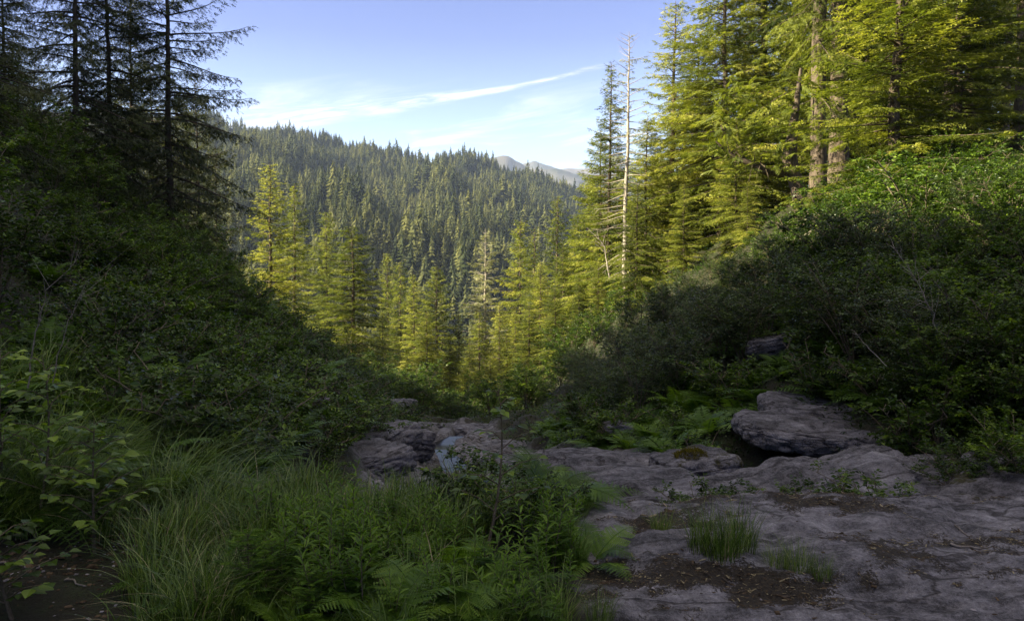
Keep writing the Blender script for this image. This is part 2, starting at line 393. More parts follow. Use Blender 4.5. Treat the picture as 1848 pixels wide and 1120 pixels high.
def rock_nodes(N, L, vec, scale=1.):
    """returns colour and height sockets of the purple grey bedrock"""
    def noise(s, d, r=.6, dist=0., v=None):
        n = N.new('ShaderNodeTexNoise'); n.inputs['Scale'].default_value = s * scale; n.inputs['Detail'].default_value = d
        n.inputs['Roughness'].default_value = r; n.inputs['Distortion'].default_value = dist
        L.new(v or vec, n.inputs['Vector']); return n.outputs[0]
    big = noise(.9, 5); mid = noise(6, 8, .65); fin = noise(40, 6, .7)
    mp = N.new('ShaderNodeMapping'); mp.inputs['Scale'].default_value = (.55, 1.6, 3.0); mp.inputs['Rotation'].default_value = (.1, .15, .35)
    L.new(vec, mp.inputs[0])
    vo = N.new('ShaderNodeTexVoronoi'); vo.feature = 'DISTANCE_TO_EDGE'; vo.inputs['Scale'].default_value = 1.15 * scale
    ws = N.new('ShaderNodeMix'); ws.data_type = 'RGBA'; ws.inputs['Factor'].default_value = .45
    nn = N.new('ShaderNodeTexNoise'); nn.inputs['Scale'].default_value = 2.2 * scale; nn.inputs['Detail'].default_value = 6
    L.new(mp.outputs[0], nn.inputs['Vector']); L.new(mp.outputs[0], ws.inputs['A']); L.new(nn.outputs['Color'], ws.inputs['B'])
    L.new(ws.outputs['Result'], vo.inputs['Vector'])
    ck = N.new('ShaderNodeMapRange'); ck.interpolation_type = 'SMOOTHSTEP'; L.new(vo.outputs['Distance'], ck.inputs[0])
    ck.inputs[1].default_value = .0; ck.inputs[2].default_value = .028
    def MM(op, a, b):
        m = N.new('ShaderNodeMath'); m.operation = op
        for i, v in enumerate((a, b)):
            if isinstance(v, (int, float)): m.inputs[i].default_value = v
            else: L.new(v, m.inputs[i])
        return m.outputs[0]
    grain = noise(140, 4, .75); streaks = noise(3.2, 7, .7, .8, mp.outputs[0])
    mixv = MM('ADD', MM('ADD', MM('MULTIPLY', big, .5), MM('MULTIPLY', mid, .6)), MM('ADD', MM('MULTIPLY', fin, .55), MM('ADD', MM('MULTIPLY', grain, .5), MM('MULTIPLY', streaks, .85))))
    c = ramp(N, [(.42, (.02, .018, .016)), (.465, (.085, .079, .08)), (.505, (.19, .178, .183)), (.545, (.29, .274, .28)), (.60, (.5, .48, .48))]); L.new(MM('DIVIDE', mixv, 3.0), c.inputs[0])
    dk = N.new('ShaderNodeMix'); dk.data_type = 'RGBA'; dk.blend_type = 'MULTIPLY'; dk.inputs['Factor'].default_value = 1
    cr = ramp(N, [(0, (.3, .28, .26)), (1, (1, 1, 1))]); L.new(ck.outputs[0], cr.inputs[0])
    L.new(c.outputs[0], dk.inputs['A']); L.new(cr.outputs[0], dk.inputs['B'])
    h1 = N.new('ShaderNodeMath'); h1.operation = 'MULTIPLY_ADD'; L.new(fin, h1.inputs[0]); h1.inputs[1].default_value = .6; L.new(mid, h1.inputs[2])
    h2 = N.new('ShaderNodeMath'); h2.operation = 'MULTIPLY_ADD'; L.new(ck.outputs[0], h2.inputs[0]); h2.inputs[1].default_value = .12; L.new(h1.outputs[0], h2.inputs[2])
    return dk.outputs['Result'], h2.outputs[0], fin, mid


def make_rock(name, moss=.5, objspace=True):
    m, nt, N, L, P = new_mat(name)
    tc = N.new('ShaderNodeTexCoord'); vec = tc.outputs['Object']
    c, h, fin, mid = rock_nodes(N, L, vec, 1.)
    # moss and dirt gather on the upper faces
    ge = N.new('ShaderNodeNewGeometry'); sx = N.new('ShaderNodeSeparateXYZ'); L.new(ge.outputs['Normal'], sx.inputs[0])
    mn = N.new('ShaderNodeTexNoise'); mn.inputs['Scale'].default_value = 2.3; mn.inputs['Detail'].default_value = 8; mn.inputs['Roughness'].default_value = .7
    L.new(vec, mn.inputs['Vector'])
    mr = N.new('ShaderNodeMapRange'); mr.interpolation_type = 'SMOOTHSTEP'; L.new(mn.outputs[0], mr.inputs[0])
    mr.inputs[1].default_value = .72 - .22 * moss; mr.inputs[2].default_value = .80 - .22 * moss
    mc = ramp(N, [(.3, (.02, .02, .008)), (.7, (.09, .08, .015))]); L.new(fin, mc.inputs[0])
    mx = N.new('ShaderNodeMix'); mx.data_type = 'RGBA'; L.new(mr.outputs[0], mx.inputs['Factor']); L.new(c, mx.inputs['A']); L.new(mc.outputs[0], mx.inputs['B'])
    L.new(mx.outputs['Result'], P.inputs['Base Color'])
    b = N.new('ShaderNodeBump'); b.inputs['Strength'].default_value = 1; b.inputs['Distance'].default_value = .12
    L.new(h, b.inputs['Height']); L.new(b.outputs[0], P.inputs['Normal'])
    P.inputs['Roughness'].default_value = .72; P.inputs['Specular IOR Level'].default_value = .35
    return m


ROCK = make_rock('bedrock', .35)
ROCK_MOSSY = make_rock('mossy_bedrock', .8)
ROCK_CLEAN = make_rock('washed_bedrock', .1)


def make_ground_mat():
    m, nt, N, L, P = new_mat('ground_soil_and_bedrock')
    tc = N.new('ShaderNodeTexCoord'); vec = tc.outputs['Object']
    c, h, fin, mid = rock_nodes(N, L, vec, 1.3)
    ra = N.new('ShaderNodeAttribute'); ra.attribute_name = 'rocky'
    ga = N.new('ShaderNodeAttribute'); ga.attribute_name = 'debris'
    # needle litter lying in patches on the slab
    ln = N.new('ShaderNodeTexNoise'); ln.inputs['Scale'].default_value = 60; ln.inputs['Detail'].default_value = 5; ln.inputs['Roughness'].default_value = .8
    L.new(vec, ln.inputs['Vector'])
    ad = N.new('ShaderNodeMath'); ad.operation = 'MULTIPLY_ADD'; L.new(ln.outputs[0], ad.inputs[0]); ad.inputs[1].default_value = 1.0; L.new(ga.outputs['Fac'], ad.inputs[2])
    mr = N.new('ShaderNodeMapRange'); L.new(ad.outputs[0], mr.inputs[0]); mr.inputs[1].default_value = .98; mr.inputs[2].default_value = 1.06
    lc = ramp(N, [(.35, (.015, .012, .008)), (.6, (.05, .038, .022)), (.75, (.15, .12, .07))]); L.new(fin, lc.inputs[0])
    m1 = N.new('ShaderNodeMix'); m1.data_type = 'RGBA'; L.new(mr.outputs[0], m1.inputs['Factor']); L.new(c, m1.inputs['A']); L.new(lc.outputs[0], m1.inputs['B'])
    sn = N.new('ShaderNodeTexNoise'); sn.inputs['Scale'].default_value = 3; sn.inputs['Detail'].default_value = 9; sn.inputs['Roughness'].default_value = .75
    L.new(vec, sn.inputs['Vector'])
    sc = ramp(N, [(.3, (.012, .010, .006)), (.5, (.032, .03, .012)), (.62, (.035, .05, .012)), (.75, (.07, .055, .03))]); L.new(sn.outputs[0], sc.inputs[0])
    m2 = N.new('ShaderNodeMix'); m2.data_type = 'RGBA'; L.new(ra.outputs['Fac'], m2.inputs['Factor']); L.new(sc.outputs[0], m2.inputs['A']); L.new(m1.outputs['Result'], m2.inputs['B'])
    L.new(m2.outputs['Result'], P.inputs['Base Color'])
    b = N.new('ShaderNodeBump'); b.inputs['Strength'].default_value = 1; b.inputs['Distance'].default_value = .06
    L.new(h, b.inputs['Height']); L.new(b.outputs[0], P.inputs['Normal'])
    P.inputs['Roughness'].default_value = .75; P.inputs['Specular IOR Level'].default_value = .35
    return m


def make_water():
    m, nt, N, L, P = new_mat('still_stream_water')
    P.inputs['Base Color'].default_value = (.02, .022, .025, 1); P.inputs['Roughness'].default_value = .22
    P.inputs['IOR'].default_value = 1.2; P.inputs['Specular IOR Level'].default_value = .35
    tc = N.new('ShaderNodeTexCoord'); n = N.new('ShaderNodeTexNoise'); n.inputs['Scale'].default_value = 7; n.inputs['Detail'].default_value = 5
    L.new(tc.outputs['Object'], n.inputs['Vector'])
    b = N.new('ShaderNodeBump'); b.inputs['Strength'].default_value = .2; b.inputs['Distance'].default_value = .03
    L.new(n.outputs[0], b.inputs['Height']); L.new(b.outputs[0], P.inputs['Normal'])
    return m


def simple(name, c1, c2, scale=3, rough=.9):
    m, nt, N, L, P = new_mat(name)
    tc = N.new('ShaderNodeTexCoord'); n = N.new('ShaderNodeTexNoise'); n.inputs['Scale'].default_value = scale; n.inputs['Detail'].default_value = 8
    L.new(tc.outputs['Object'], n.inputs['Vector'])
    r = ramp(N, [(.35, c1), (.65, c2)]); L.new(n.outputs[0], r.inputs[0]); L.new(r.outputs[0], P.inputs['Base Color'])
    P.inputs['Roughness'].default_value = rough; P.inputs['Specular IOR Level'].default_value = .1
    return m


# ------------------------------------------------------------------ the ground, one sheet
def debris_field(x, y):
    d = fbm(x * .9, y * 2.2, 11, 4, .55)
    d = d + .5 * fbm(x * 7, y * 9, 12, 4, .6)
    return np.clip(.24 + .46 * d, 0, 1) * sstep(6.2, 5.6, y) + sstep(6.2, 6.6, y) * np.clip(.2 + .5 * d, 0, 1)


def sheet(xs, ys):
    X, Y = np.meshgrid(xs, ys); X = X.ravel(); Y = Y.ravel()
    nx = len(xs); i = np.arange(len(ys) - 1)[:, None] * nx + np.arange(nx - 1)[None]; i = i.ravel()
    T = np.concatenate([np.stack([i, i + 1, i + nx + 1], -1), np.stack([i, i + nx + 1, i + nx], -1)])
    return X, Y, T


u = np.linspace(-1, 1, 620)
xs = 1.2 + np.sinh(u * 5.6) / math.sinh(5.6) * 140 + u * 9
v = np.linspace(0, 1, 640)
ys = np.concatenate([np.linspace(-60, 1.0, 40)[:-1], 1.0 + v * 8 + (np.exp(v * 5.2) - 1) / (math.exp(5.2) - 1) * 330])
X, Y, T = sheet(xs, ys)
Z = ground(X, Y)
me = mesh_from('ground', np.stack([X, Y, Z], -1), T, [make_ground_mat()], smooth=True, extra={'rocky': rocky(X, Y), 'debris': debris_field(X, Y)})
tag(link('ground', me), kind='structure')

# far hill, seen across the valley
xs = np.linspace(-1900, 900, 240); ys = np.linspace(330, 1500, 130)
X, Y, T = sheet(xs, ys); Z = ground(X, Y) - .3
HILLM = simple('forest_floor', (.012, .014, .008), (.03, .03, .014), .05)
tag(link('hills', mesh_from('hills', np.stack([X, Y, Z], -1), T, [HILLM], smooth=True)), kind='structure')
# side aprons so the land reaches the hills
for sx in (-1, 1):
    xs = np.linspace(sx * 145, sx * 1600, 40); ys = np.linspace(-400, 345, 50)
    X, Y, T = sheet(xs, ys)
    Z = ground(X * 0 + sx * 89.9, np.clip(Y, -60, 345)) + np.where(X < 0, -.05, .2) * np.maximum(np.abs(X) - 90, 0) * sstep(120, 20, Y) + 8 * fbm(X / 80, Y / 80, 0, 3)
    if sx < 0: Z = np.minimum(Z, 95)
    tag(link('terrain', mesh_from('terrain', np.stack([X, Y, Z], -1), T, [HILLM], smooth=True)), kind='structure')

# blue mountains far beyond
def mountain(name, Y0, sky, depth, base, seed):
    px = np.linspace(sky[0][0] - 260, sky[-1][0] + 300, 150)
    prof = np.interp(px, [p[0] for p in sky], [p[1] for p in sky])
    prof = prof + np.where(px < sky[0][0], (sky[0][0] - px) * .35, 0) + np.where(px > sky[-1][0], (px - sky[-1][0]) * .12, 0)
    U = np.linspace(-1, 1, 40)
    V = []
    for uu in U:
        yy = Y0 + uu * depth
        x = (px - 924) / FPX * Y0
        zt = EYE + (500 - prof) / FPX * Y0
        n = fbm(x / 260, np.full_like(x, yy / 260), seed, 5)
        z = base + (zt - base) * (1 - abs(uu) ** 1.1) + n * 120 * min(1, abs(uu) * 2.5) * (1 - abs(uu)) + n * 16
        V.append(np.stack([x, np.full_like(x, yy), z], -1))
    V = np.concatenate(V); nx = len(px); i = (np.arange(39)[:, None] * nx + np.arange(nx - 1)[None]).ravel()
    T = np.concatenate([np.stack([i, i + 1, i + nx + 1], -1), np.stack([i, i + nx + 1, i + nx], -1)])
    tag(link(name, mesh_from(name, V, T, [simple('mountain_' + str(seed), (.03, .04, .02), (.14, .12, .1), .004)], smooth=True)), kind='structure')


mountain('mountains', 3600, [(860, 300), (885, 285), (905, 278), (918, 279), (935, 291), (955, 305), (975, 300), (1000, 296), (1020, 299), (1050, 315), (1075, 322)], 900, -60, 1)
mountain('mountains', 4900, [(930, 300), (962, 288), (985, 294), (1010, 302), (1040, 297), (1075, 294), (1110, 285), (1160, 300)], 1000, -60, 2)

# ------------------------------------------------------------------ foliage prototypes
def twig_proto(n=9, w=.1, seed=0, droopz=.12):
    r = np.random.default_rng(seed); V = []; T = []
    def tri(a, b, c):
        k = len(V); V.extend([a, b, c]); T.append((k, k + 1, k + 2))
    tri((-.02, 0, 0), (.02, 0, 0), (0, 1, -droopz))
    for i in range(n):
        y = .06 + .88 * i / n
        for s in (-1, 1):
            l = (1 - y) * .42 + .13; l *= r.uniform(.75, 1.2); a = R(r.uniform(38, 62)); zz = -droopz * y * y
            dx, dy = s * math.sin(a) * l, math.cos(a) * l; ww = w * r.uniform(.7, 1.2) / 2
            tri((0, y - ww, zz), (0, y + ww, zz), (dx, y + dy, zz + r.uniform(-.12, .04) - .1 * l))
    return np.array(V, float), np.array(T)


def spray_proto(seed=0):
    """short plump spray: for near trees, every blade a kite"""
    r = np.random.default_rng(seed); V = []; T = []
    n = 11
    for i in range(n):
        y = .03 + .9 * i / n
        for s in (-1, 1):
            l = ((1 - y) * .38 + .12) * r.uniform(.7, 1.2); a = R(r.uniform(35, 60)); zz = -.15 * y * y
            d = np.array([s * math.sin(a), math.cos(a), 0]); p = np.array([-d[1], d[0], 0]) * .035
            o = np.array([0, y, zz]); m = o + d * l * .5 + (0, 0, .01); e = o + d * l + (0, 0, -.14 * l + r.uniform(-.05, .03))
            k = len(V); V += [o, m + p, e, m - p]; T += [(k, k + 1, k + 2), (k, k + 2, k + 3)]
    k = len(V); V += [(-.015, 0, 0), (.015, 0, 0), (0, 1, -.15)]; T.append((k, k + 1, k + 2))
    return np.array(V, float), np.array(T)


TWIGS = [twig_proto(8, .13, s) for s in range(3)]
SPRAYS = [spray_proto(s) for s in range(3)]
COARSE = [twig_proto(3, .34, s, .2) for s in range(3)]
FEATH = [twig_proto(3, .2, s, .2) for s in range(5, 8)]


def conifer(seed, H=22., Rm=3.2, nb=130, z0=.06, droop=.5, up=.25, spacing=.13, tw=.55, protos=TWIGS, shape=.8, gap=0., lean=0., trunk_r=None, foliage=1., sticks=0, wscale=1., layer=.0, feather=.24):
    """returns trunk Acc and crown Acc. branches in irregular whorls with side twigs"""
    r = np.random.default_rng(seed); tr = Acc(); cr = Acc()
    tr_r = trunk_r or H * .009
    zz = np.linspace(0, 1, 26); wob = np.cumsum(r.normal(0, .012, (26, 2)), 0) * H * .12
    wob[:, 0] += lean * H * zz ** 1.3
    axis = np.stack([wob[:, 0], wob[:, 1], zz * H], -1); axis[0, 2] = -.8
    rad = tr_r * (1 - zz) ** .8 + .012; rad[0] *= 1.5; rad[1] *= 1.12
    tr.tube(axis, rad, 9)
    P = [[], [], []]; D = [[], [], []]; U = [[], [], []]; SX = [[], [], []]; SY = [[], [], []]; C = [[], [], []]
    for b in range(nb):
        t = (b + r.uniform(0, 1)) / nb
        h = z0 + (1 - z0) * t ** .92 * .985
        if layer: h = h + layer * math.sin(h * 60 + seed)
        h = min(h, .985)
        rel = (h - z0) / (1 - z0)
        prof = (1 - rel) ** shape * min(1, .55 + 2.2 * rel)
        L = Rm * prof * r.uniform(.6, 1.12) + .22
        if r.random() < gap: L *= r.uniform(.3, .6)
        az = b * 2.399 + r.normal(0, .5)
        o = np.array([np.interp(h, zz, axis[:, 0]), np.interp(h, zz, axis[:, 1]), h * H])
        dirh = np.array([math.cos(az), math.sin(az), 0])
        el = -.18 + .75 * rel ** 1.3 + r.normal(0, .1)
        dr = droop * r.uniform(.7, 1.3) * (1 - .6 * rel)
        s = np.linspace(0, 1, 9); side = np.array([-dirh[1], dirh[0], 0]) * r.normal(0, .12)
        pts = o + dirh * (L * s)[:, None] + side * (L * s ** 2)[:, None] + np.array([0, 0, 1]) * (L * (el * s - dr * s ** 2 + up * s ** 3))[:, None]
        tr.tube(pts, np.maximum(.006, (.012 + .011 * L) * (1 - s) * 1.0 + .005), 4)
        if r.random() > foliage:
            # bare: a few side sticks
            for k in range(r.integers(1, 5)):
                q = r.uniform(.3, .95); pp = np.array([np.interp(q, s, pts[:, j]) for j in range(3)])
                dd = norm(dirh * .6 + np.array([-dirh[1], dirh[0], 0]) * r.choice([-1, 1]) * .7 + np.array([0, 0, r.uniform(-.5, .3)]))
                l = L * r.uniform(.12, .3); tr.tube([pp, pp + dd * l * .5, pp + dd * l + (0, 0, -.1 * l)], [.008, .006, .003], 3)
            continue
        bt = np.clip(r.normal(.45, .2), 0, 1)
        n = max(5, int(L / spacing) * 2)
        q = np.sort(r.uniform(.1, 1, n)); q = np.append(q, .97)
        pp = np.stack([np.interp(q, s, pts[:, j]) for j in range(3)], -1)
        tg = norm(np.stack([np.interp(q, s, np.gradient(pts[:, j])) for j in range(3)], -1))
        sd = norm(np.cross(tg, [0, 0, 1])); sg = np.where(np.arange(len(q)) % 2 == 0, 1, -1)[:, None]
        an = np.radians(r.uniform(32, 68, len(q)))[:, None]; an[-1] = 0
        hang = (droop * r.uniform(.2, 1.0, len(q)))[:, None] * .8
        d = tg * np.cos(an) + sd * sg * np.sin(an) + np.array([0, 0, -1]) * hang
        upv = np.array([0, 0, 1.]) + r.normal(0, .35, (len(q), 3))
        ln = (.16 + tw * L * .34 * (1 - q * .75)) * r.uniform(.65, 1.25, len(q)); ln = np.minimum(ln, tw * 1.6)
        # every side twig carries a row of short feathers
        m = np.maximum(1, np.ceil(ln / feather * .85).astype(int)); tot = int(m.sum()); ix = np.repeat(np.arange(len(q)), m)
        f = (np.arange(tot) - np.repeat(np.cumsum(m) - m, m) + r.random(tot) * .8) / np.repeat(m, m)
        dn = norm(d)[ix]; sg2 = np.where(np.arange(tot) % 2 == 0, 1, -1)[:, None]
        sd2 = norm(np.cross(dn, [0, 0, 1.])); L2 = ln[ix]
        p2 = pp[ix] + dn * (L2 * f)[:, None] + np.array([0, 0, -1.]) * (L2 * .25 * f * f)[:, None] + r.normal(0, .02, (tot, 3))
        d2 = dn * .8 + sd2 * sg2 * r.uniform(.1, .9, tot)[:, None] + np.array([0, 0, -1.]) * (droop * r.uniform(-.1, 1.1, tot))[:, None]
        l2 = feather * r.uniform(.8, 1.5, tot); up2 = np.array([0, 0, 1.]) + r.normal(0, .6, (tot, 3)); tn = np.repeat(r.normal(0, .1, len(q)), m)
        for k in range(3):
            mk = (np.arange(tot) % 3) == k
            P[k].append(p2[mk]); D[k].append(d2[mk]); U[k].append(up2[mk]); SY[k].append(l2[mk]); SX[k].append(l2[mk] * wscale * r.uniform(.75, 1.1, mk.sum()))
            C[k].append(np.clip(bt + tn[mk] + r.normal(0, .1, mk.sum()) + .12 * q[ix][mk], 0, 1))
    for k in range(3):
        if not P[k]: continue
        D_ = np.concatenate(D[k]); cr.inst(protos[k], frames(D_, np.concatenate(U[k]), np.concatenate(SX[k]), np.concatenate(SY[k])), np.concatenate(P[k]), np.concatenate(C[k]))
    return tr, cr


def tree_proto(name, acc, bark, leaf):
    tr, cr = acc
    return dict(trunk=tr.mesh(name + '_trunk', [bark], True), crown=cr.mesh(name + '_crown', [leaf]), H=float(np.concatenate(tr.V)[:, 2].max()))


def place_tree(P, kind, x, y, h, label, group=None, rz=None, cat='conifer', w=1., sink=.3, tilt=(0, 0)):
    o = bpy.data.objects.new(kind, None); col.objects.link(o); o.empty_display_size = .5
    o.location = (x, y, gz(x, y) - sink); s = h / P['H']; o.scale = (s * w, s * w, s)
    o.rotation_euler = (tilt[0], tilt[1], random.uniform(0, 6.28) if rz is None else rz)
    tag(o, label, cat, group)
    link('trunk', P['trunk'], o)
    if len(P['crown'].vertices): link('crown', P['crown'], o)
    return o


A1 = [tree_proto('hemlock', conifer(s, 22, 4.8, 220, .015, .5, .2, .12, .9, FEATH, .72, .2, wscale=1.0, feather=.26), BARK, NEEDLE) for s in (1, 2, 3)]
A2 = [tree_proto('spruce', conifer(s, 20, 3.8, 190, .015, .4, .3, .12, .8, FEATH, .85, .15, feather=.26), BARK, NEEDLE) for s in (11, 12)]
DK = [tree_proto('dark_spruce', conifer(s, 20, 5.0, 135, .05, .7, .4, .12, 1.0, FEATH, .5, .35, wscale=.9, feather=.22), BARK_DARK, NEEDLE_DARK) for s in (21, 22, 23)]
PALE = tree_proto('pale_spruce', conifer(31, 24, 3.8, 220, .03, .5, .25, .13, .8, FEATH, .8, .2, foliage=.85), BARK_PALE, NEEDLE_PALE)
MID = [tree_proto('mid_conifer', conifer(s, 20, 3.9, 120, .02, .5, .2, .3, .95, COARSE, .85, .1, wscale=1.1, feather=.55), BARK, NEEDLE) for s in (41, 42, 43)]


# place conifers by what the photo shows of their tops
def by_top(P, kind, px, py, Y, label, group=None, w=1., rz=None, **k):
    p = at(px, py, Y); h = p.z - gz(p.x, Y) + .3
    return place_tree(P, kind, p.x, Y, h, label, group, rz, w=w, **k)


# left bank, dark against the light
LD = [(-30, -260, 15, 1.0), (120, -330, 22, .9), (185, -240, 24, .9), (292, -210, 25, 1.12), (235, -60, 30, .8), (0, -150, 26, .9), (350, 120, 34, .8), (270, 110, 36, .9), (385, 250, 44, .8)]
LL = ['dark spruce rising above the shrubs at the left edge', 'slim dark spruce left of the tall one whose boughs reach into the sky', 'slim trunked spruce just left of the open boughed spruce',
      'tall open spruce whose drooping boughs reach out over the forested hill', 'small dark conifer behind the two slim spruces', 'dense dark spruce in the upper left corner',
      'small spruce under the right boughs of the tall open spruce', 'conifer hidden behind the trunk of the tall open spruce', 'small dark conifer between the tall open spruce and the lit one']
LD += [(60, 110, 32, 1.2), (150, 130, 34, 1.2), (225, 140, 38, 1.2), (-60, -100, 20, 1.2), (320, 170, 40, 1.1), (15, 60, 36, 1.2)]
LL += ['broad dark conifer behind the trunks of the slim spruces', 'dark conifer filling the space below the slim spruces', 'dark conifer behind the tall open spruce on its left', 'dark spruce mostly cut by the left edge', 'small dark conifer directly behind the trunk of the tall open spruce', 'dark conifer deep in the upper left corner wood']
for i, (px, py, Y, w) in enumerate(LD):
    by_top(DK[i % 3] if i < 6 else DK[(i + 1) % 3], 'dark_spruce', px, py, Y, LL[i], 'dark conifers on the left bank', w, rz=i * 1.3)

# middle distance, in the sun
CN = [
    (A2[0], 482, 292, 60, 1.15, 'sparse sunlit spruce with a bare pale trunk above the left shrubs'),
    (A2[1], 530, 330, 72, 1.0, 'narrow spruce between the sparse pale trunked one and the broad sunlit one'),
    (A1[0], 588, 380, 85, .9, 'olive conifer standing behind the broad pyramid shaped spruce'),
    (A1[1], 632, 404, 66, 1.5, 'broad pyramid shaped spruce lit yellow green at left of the valley gap'),
    (A2[0], 700, 455, 112, .9, 'slender conifer right behind the broad pyramid shaped spruce'),
    (A1[2], 722, 470, 100, .9, 'yellow green conifer left of the dark sided one in the gap'),
    (A1[1], 745, 492, 96, .8, 'pale conifer touching the left side of the dark sided one'),
    (A1[0], 787, 478, 84, 1.15, 'thick conifer in the gap, lit on its left and dark on its right'),
    (PALE, 872, 412, 90, 1.2, 'pale whitish spruce standing tallest in the middle of the gap'),
    (A2[1], 828, 560, 84, .95, 'small conifer in front of and left of the whitish spruce'),
    (A1[2], 848, 610, 78, .9, 'short bright conifer below the whitish spruce'),
    (A2[0], 900, 545, 82, 1.0, 'lit conifer just right of the whitish spruce'),
    (A1[1], 940, 392, 88, .9, 'slim conifer with a thin pointed top right of the whitish spruce'),
    (A2[1], 965, 410, 80, 1.0, 'olive conifer between the slim pointed one and the dark topped one'),
    (A2[0], 1003, 352, 76, 1.2, 'dark topped spruce rising before the end of the far hill'),
    (A1[0], 930, 560, 72, 1.1, 'broad yellow green conifer low at the right side of the gap'),
    (A1[2], 975, 470, 64, 1.0, 'dense lit conifer below the dark topped spruce'),
    (A1[1], 1015, 440, 60, 1.0, 'dense lit conifer between the dark topped spruce and the snag'),
    (A2[1], 885, 640, 66, 1.2, 'low bushy conifer at the foot of the right trees in the gap'),
    (A2[0], 800, 640, 74, 1.2, 'low bright conifer beside the stream at the bottom of the gap'),
    (A1[0], 760, 600, 80, 1.0, 'sunlit conifer at the bottom left of the gap'),
    (A1[2], 735, 640, 70, 1.1, 'low yellow conifer tucked against the left shrubs'),
    (A1[0], 915, 600, 64, 1.1, 'low dense conifer right of the bushy one at the foot of the gap'),
    (A1[2], 955, 545, 60, 1.2, 'dense conifer on the slope halfway up the right side of the gap'),
    (A1[1], 1000, 520, 54, 1.2, 'dense conifer just above the dark alder bushes right of the gap'),
    (A1[0], 1045, 500, 52, 1.2, 'golden conifer above the dark alder bushes, left of the snag'),
    (A1[2], 865, 560, 80, 1.1, 'conifer in front of the foot of the whitish spruce'),
    (A1[2], 770, 560, 70, 1.1, 'slim lit conifer in front of the dark sided one'),
    (A1[0], 812, 600, 68, 1.1, 'lit conifer low in the gap between the dark sided and the whitish one'),
    (A1[1], 840, 660, 64, 1.2, 'lowest small conifer in the middle of the gap'),
    (A1[0], 690, 560, 88, 1.1, 'conifer low on the left side of the gap beside the broad pyramid shaped one'),
    (A1[1], 1040, 400, 62, 1.1, 'conifer rising between the dark topped spruce and the olive one by the snag'),
]
for P, px, py, Y, w, lb in CN:
    w *= 1.12
    by_top(P, 'conifer', px, py, Y, lb, 'sunlit conifers in the valley gap', w)

# right bank, in the sun
RT = [
    (A1[0], 1062, 330, 60, .95, 'conifer whose top just clears the far mountains, left of the snag'),
    (A2[1], 1102, 112, 52, .75, 'thin leaning conifer with tufted top close left of the snag'),
    (A1[2], 1085, 230, 56, .8, 'olive conifer below the thin leaning one left of the snag'),
    (A2[0], 1212, 2, 50, 1.05, 'pointed spruce with a dark trunk first right of the snag'),
    (A1[1], 1170, 210, 47, .9, 'lit conifer filling the space between the snag and the pointed spruce'),
    (A1[0], 1150, 330, 42, .95, 'low yellow green conifer at the foot of the snag'),
    (A1[2], 1235, 330, 40, 1.0, 'low conifer with sweeping golden boughs right of the snag'),
    (A1[1], 1265, 60, 50, 1.0, 'tall dense conifer right of the pointed spruce'),
    (A1[0], 1310, -120, 46, 1.1, 'tall feathery conifer between the pointed spruce and the great trunks'),
    (A1[2], 1330, 210, 40, 1.1, 'conifer with heavy lit boughs left of the crooked trunk'),
    (A1[1], 1385, -240, 48, 1.1, 'tall conifer close left of the great twin trunks'),
    (A1[2], 1080, 470, 50, 1.0, 'short conifer in full sun below and left of the snag'),
    (A1[0], 1390, 250, 46, 1.0, 'dark hemlock behind the crooked trunk'),
    (A1[1], 1575, -160, 46, 1.0, 'bright conifer just right of the great twin trunks'),
    (A1[2], 1640, -200, 48, 1.0, 'conifer between the twin trunks and the thick pair at upper right'),
    (A1[0], 1600, 60, 44, .9, 'shorter lit conifer beneath the trees right of the twin trunks'),
    (A1[0], 1770, 40, 40, .9, 'conifer with bright tips under the thick pair at upper right'),
    (A1[1], 1120, 300, 62, 1.2, 'olive conifer showing on both sides of the foot of the snag'),
    (A1[0], 1195, 290, 58, 1.2, 'lit conifer behind the low golden boughs right of the snag'),
    (A1[2], 1290, 190, 60, 1.2, 'conifer filling the gap behind the two tall dense ones'),
    (A1[1], 1430, 60, 60, 1.2, 'shaded conifer standing behind the crooked trunk and left twin'),
    (A1[0], 1350, 330, 37, 1.1, 'small conifer in full sun in front of the heavy boughed one'),
    (A2[0], 1620, -260, 27, 1.5, 'near conifer with light green boughs above the sunlit bushes'),
    (A1[2], 1740, -260, 29, 1.3, 'near conifer with drooping bright boughs under the pair at upper right'),
    (A1[0], 1545, 120, 55, 1.2, 'conifer in the background just right of the twin trunks'),
    (A1[1], 1690, 100, 58, 1.2, 'conifer in the background below the pair at upper right'),
    (A1[2], 1235, 150, 66, 1.4, 'conifer far back between the pointed spruce and the tall dense one'),
    (A1[0], 1345, 60, 68, 1.4, 'conifer far back behind the tall feathery one'),
    (A1[1], 1440, -60, 66, 1.4, 'conifer far back behind the left twin trunk'),
    (A1[2], 1545, -80, 64, 1.4, 'conifer far back right of the pale twin trunk'),
    (A1[0], 1650, -60, 66, 1.4, 'conifer far back left of the pair at upper right'),
    (A1[1], 1790, -100, 62, 1.4, 'conifer far back right of the pair at upper right'),
    (A1[2], 1860, -60, 56, 1.3, 'conifer far back cut by the right edge'),
]
for P, px, py, Y, w, lb in RT:
    w *= 1.35
    by_top(P, 'conifer', px, py, Y, lb, 'sunlit conifers on the right bank', w)


# great trees whose trunks show: bare below, boughs high
OLD = [tree_proto('old_conifer', conifer(sd, 34, 5.4, 125, z, .55, .2, .12, 1.0, FEATH, .6, .3, trunk_r=.42, feather=.25), BARK, NEEDLE) for sd, z in ((51, .15), (52, .2), (54, .24))]


def big_tree(i, px, Y, H, w, label):
    place_tree(OLD[i % 3], 'old_conifer', at(px, 400, Y).x, Y, H, label, 'old conifers with thick trunks on the right bank', rz=i * 1.7, w=w)


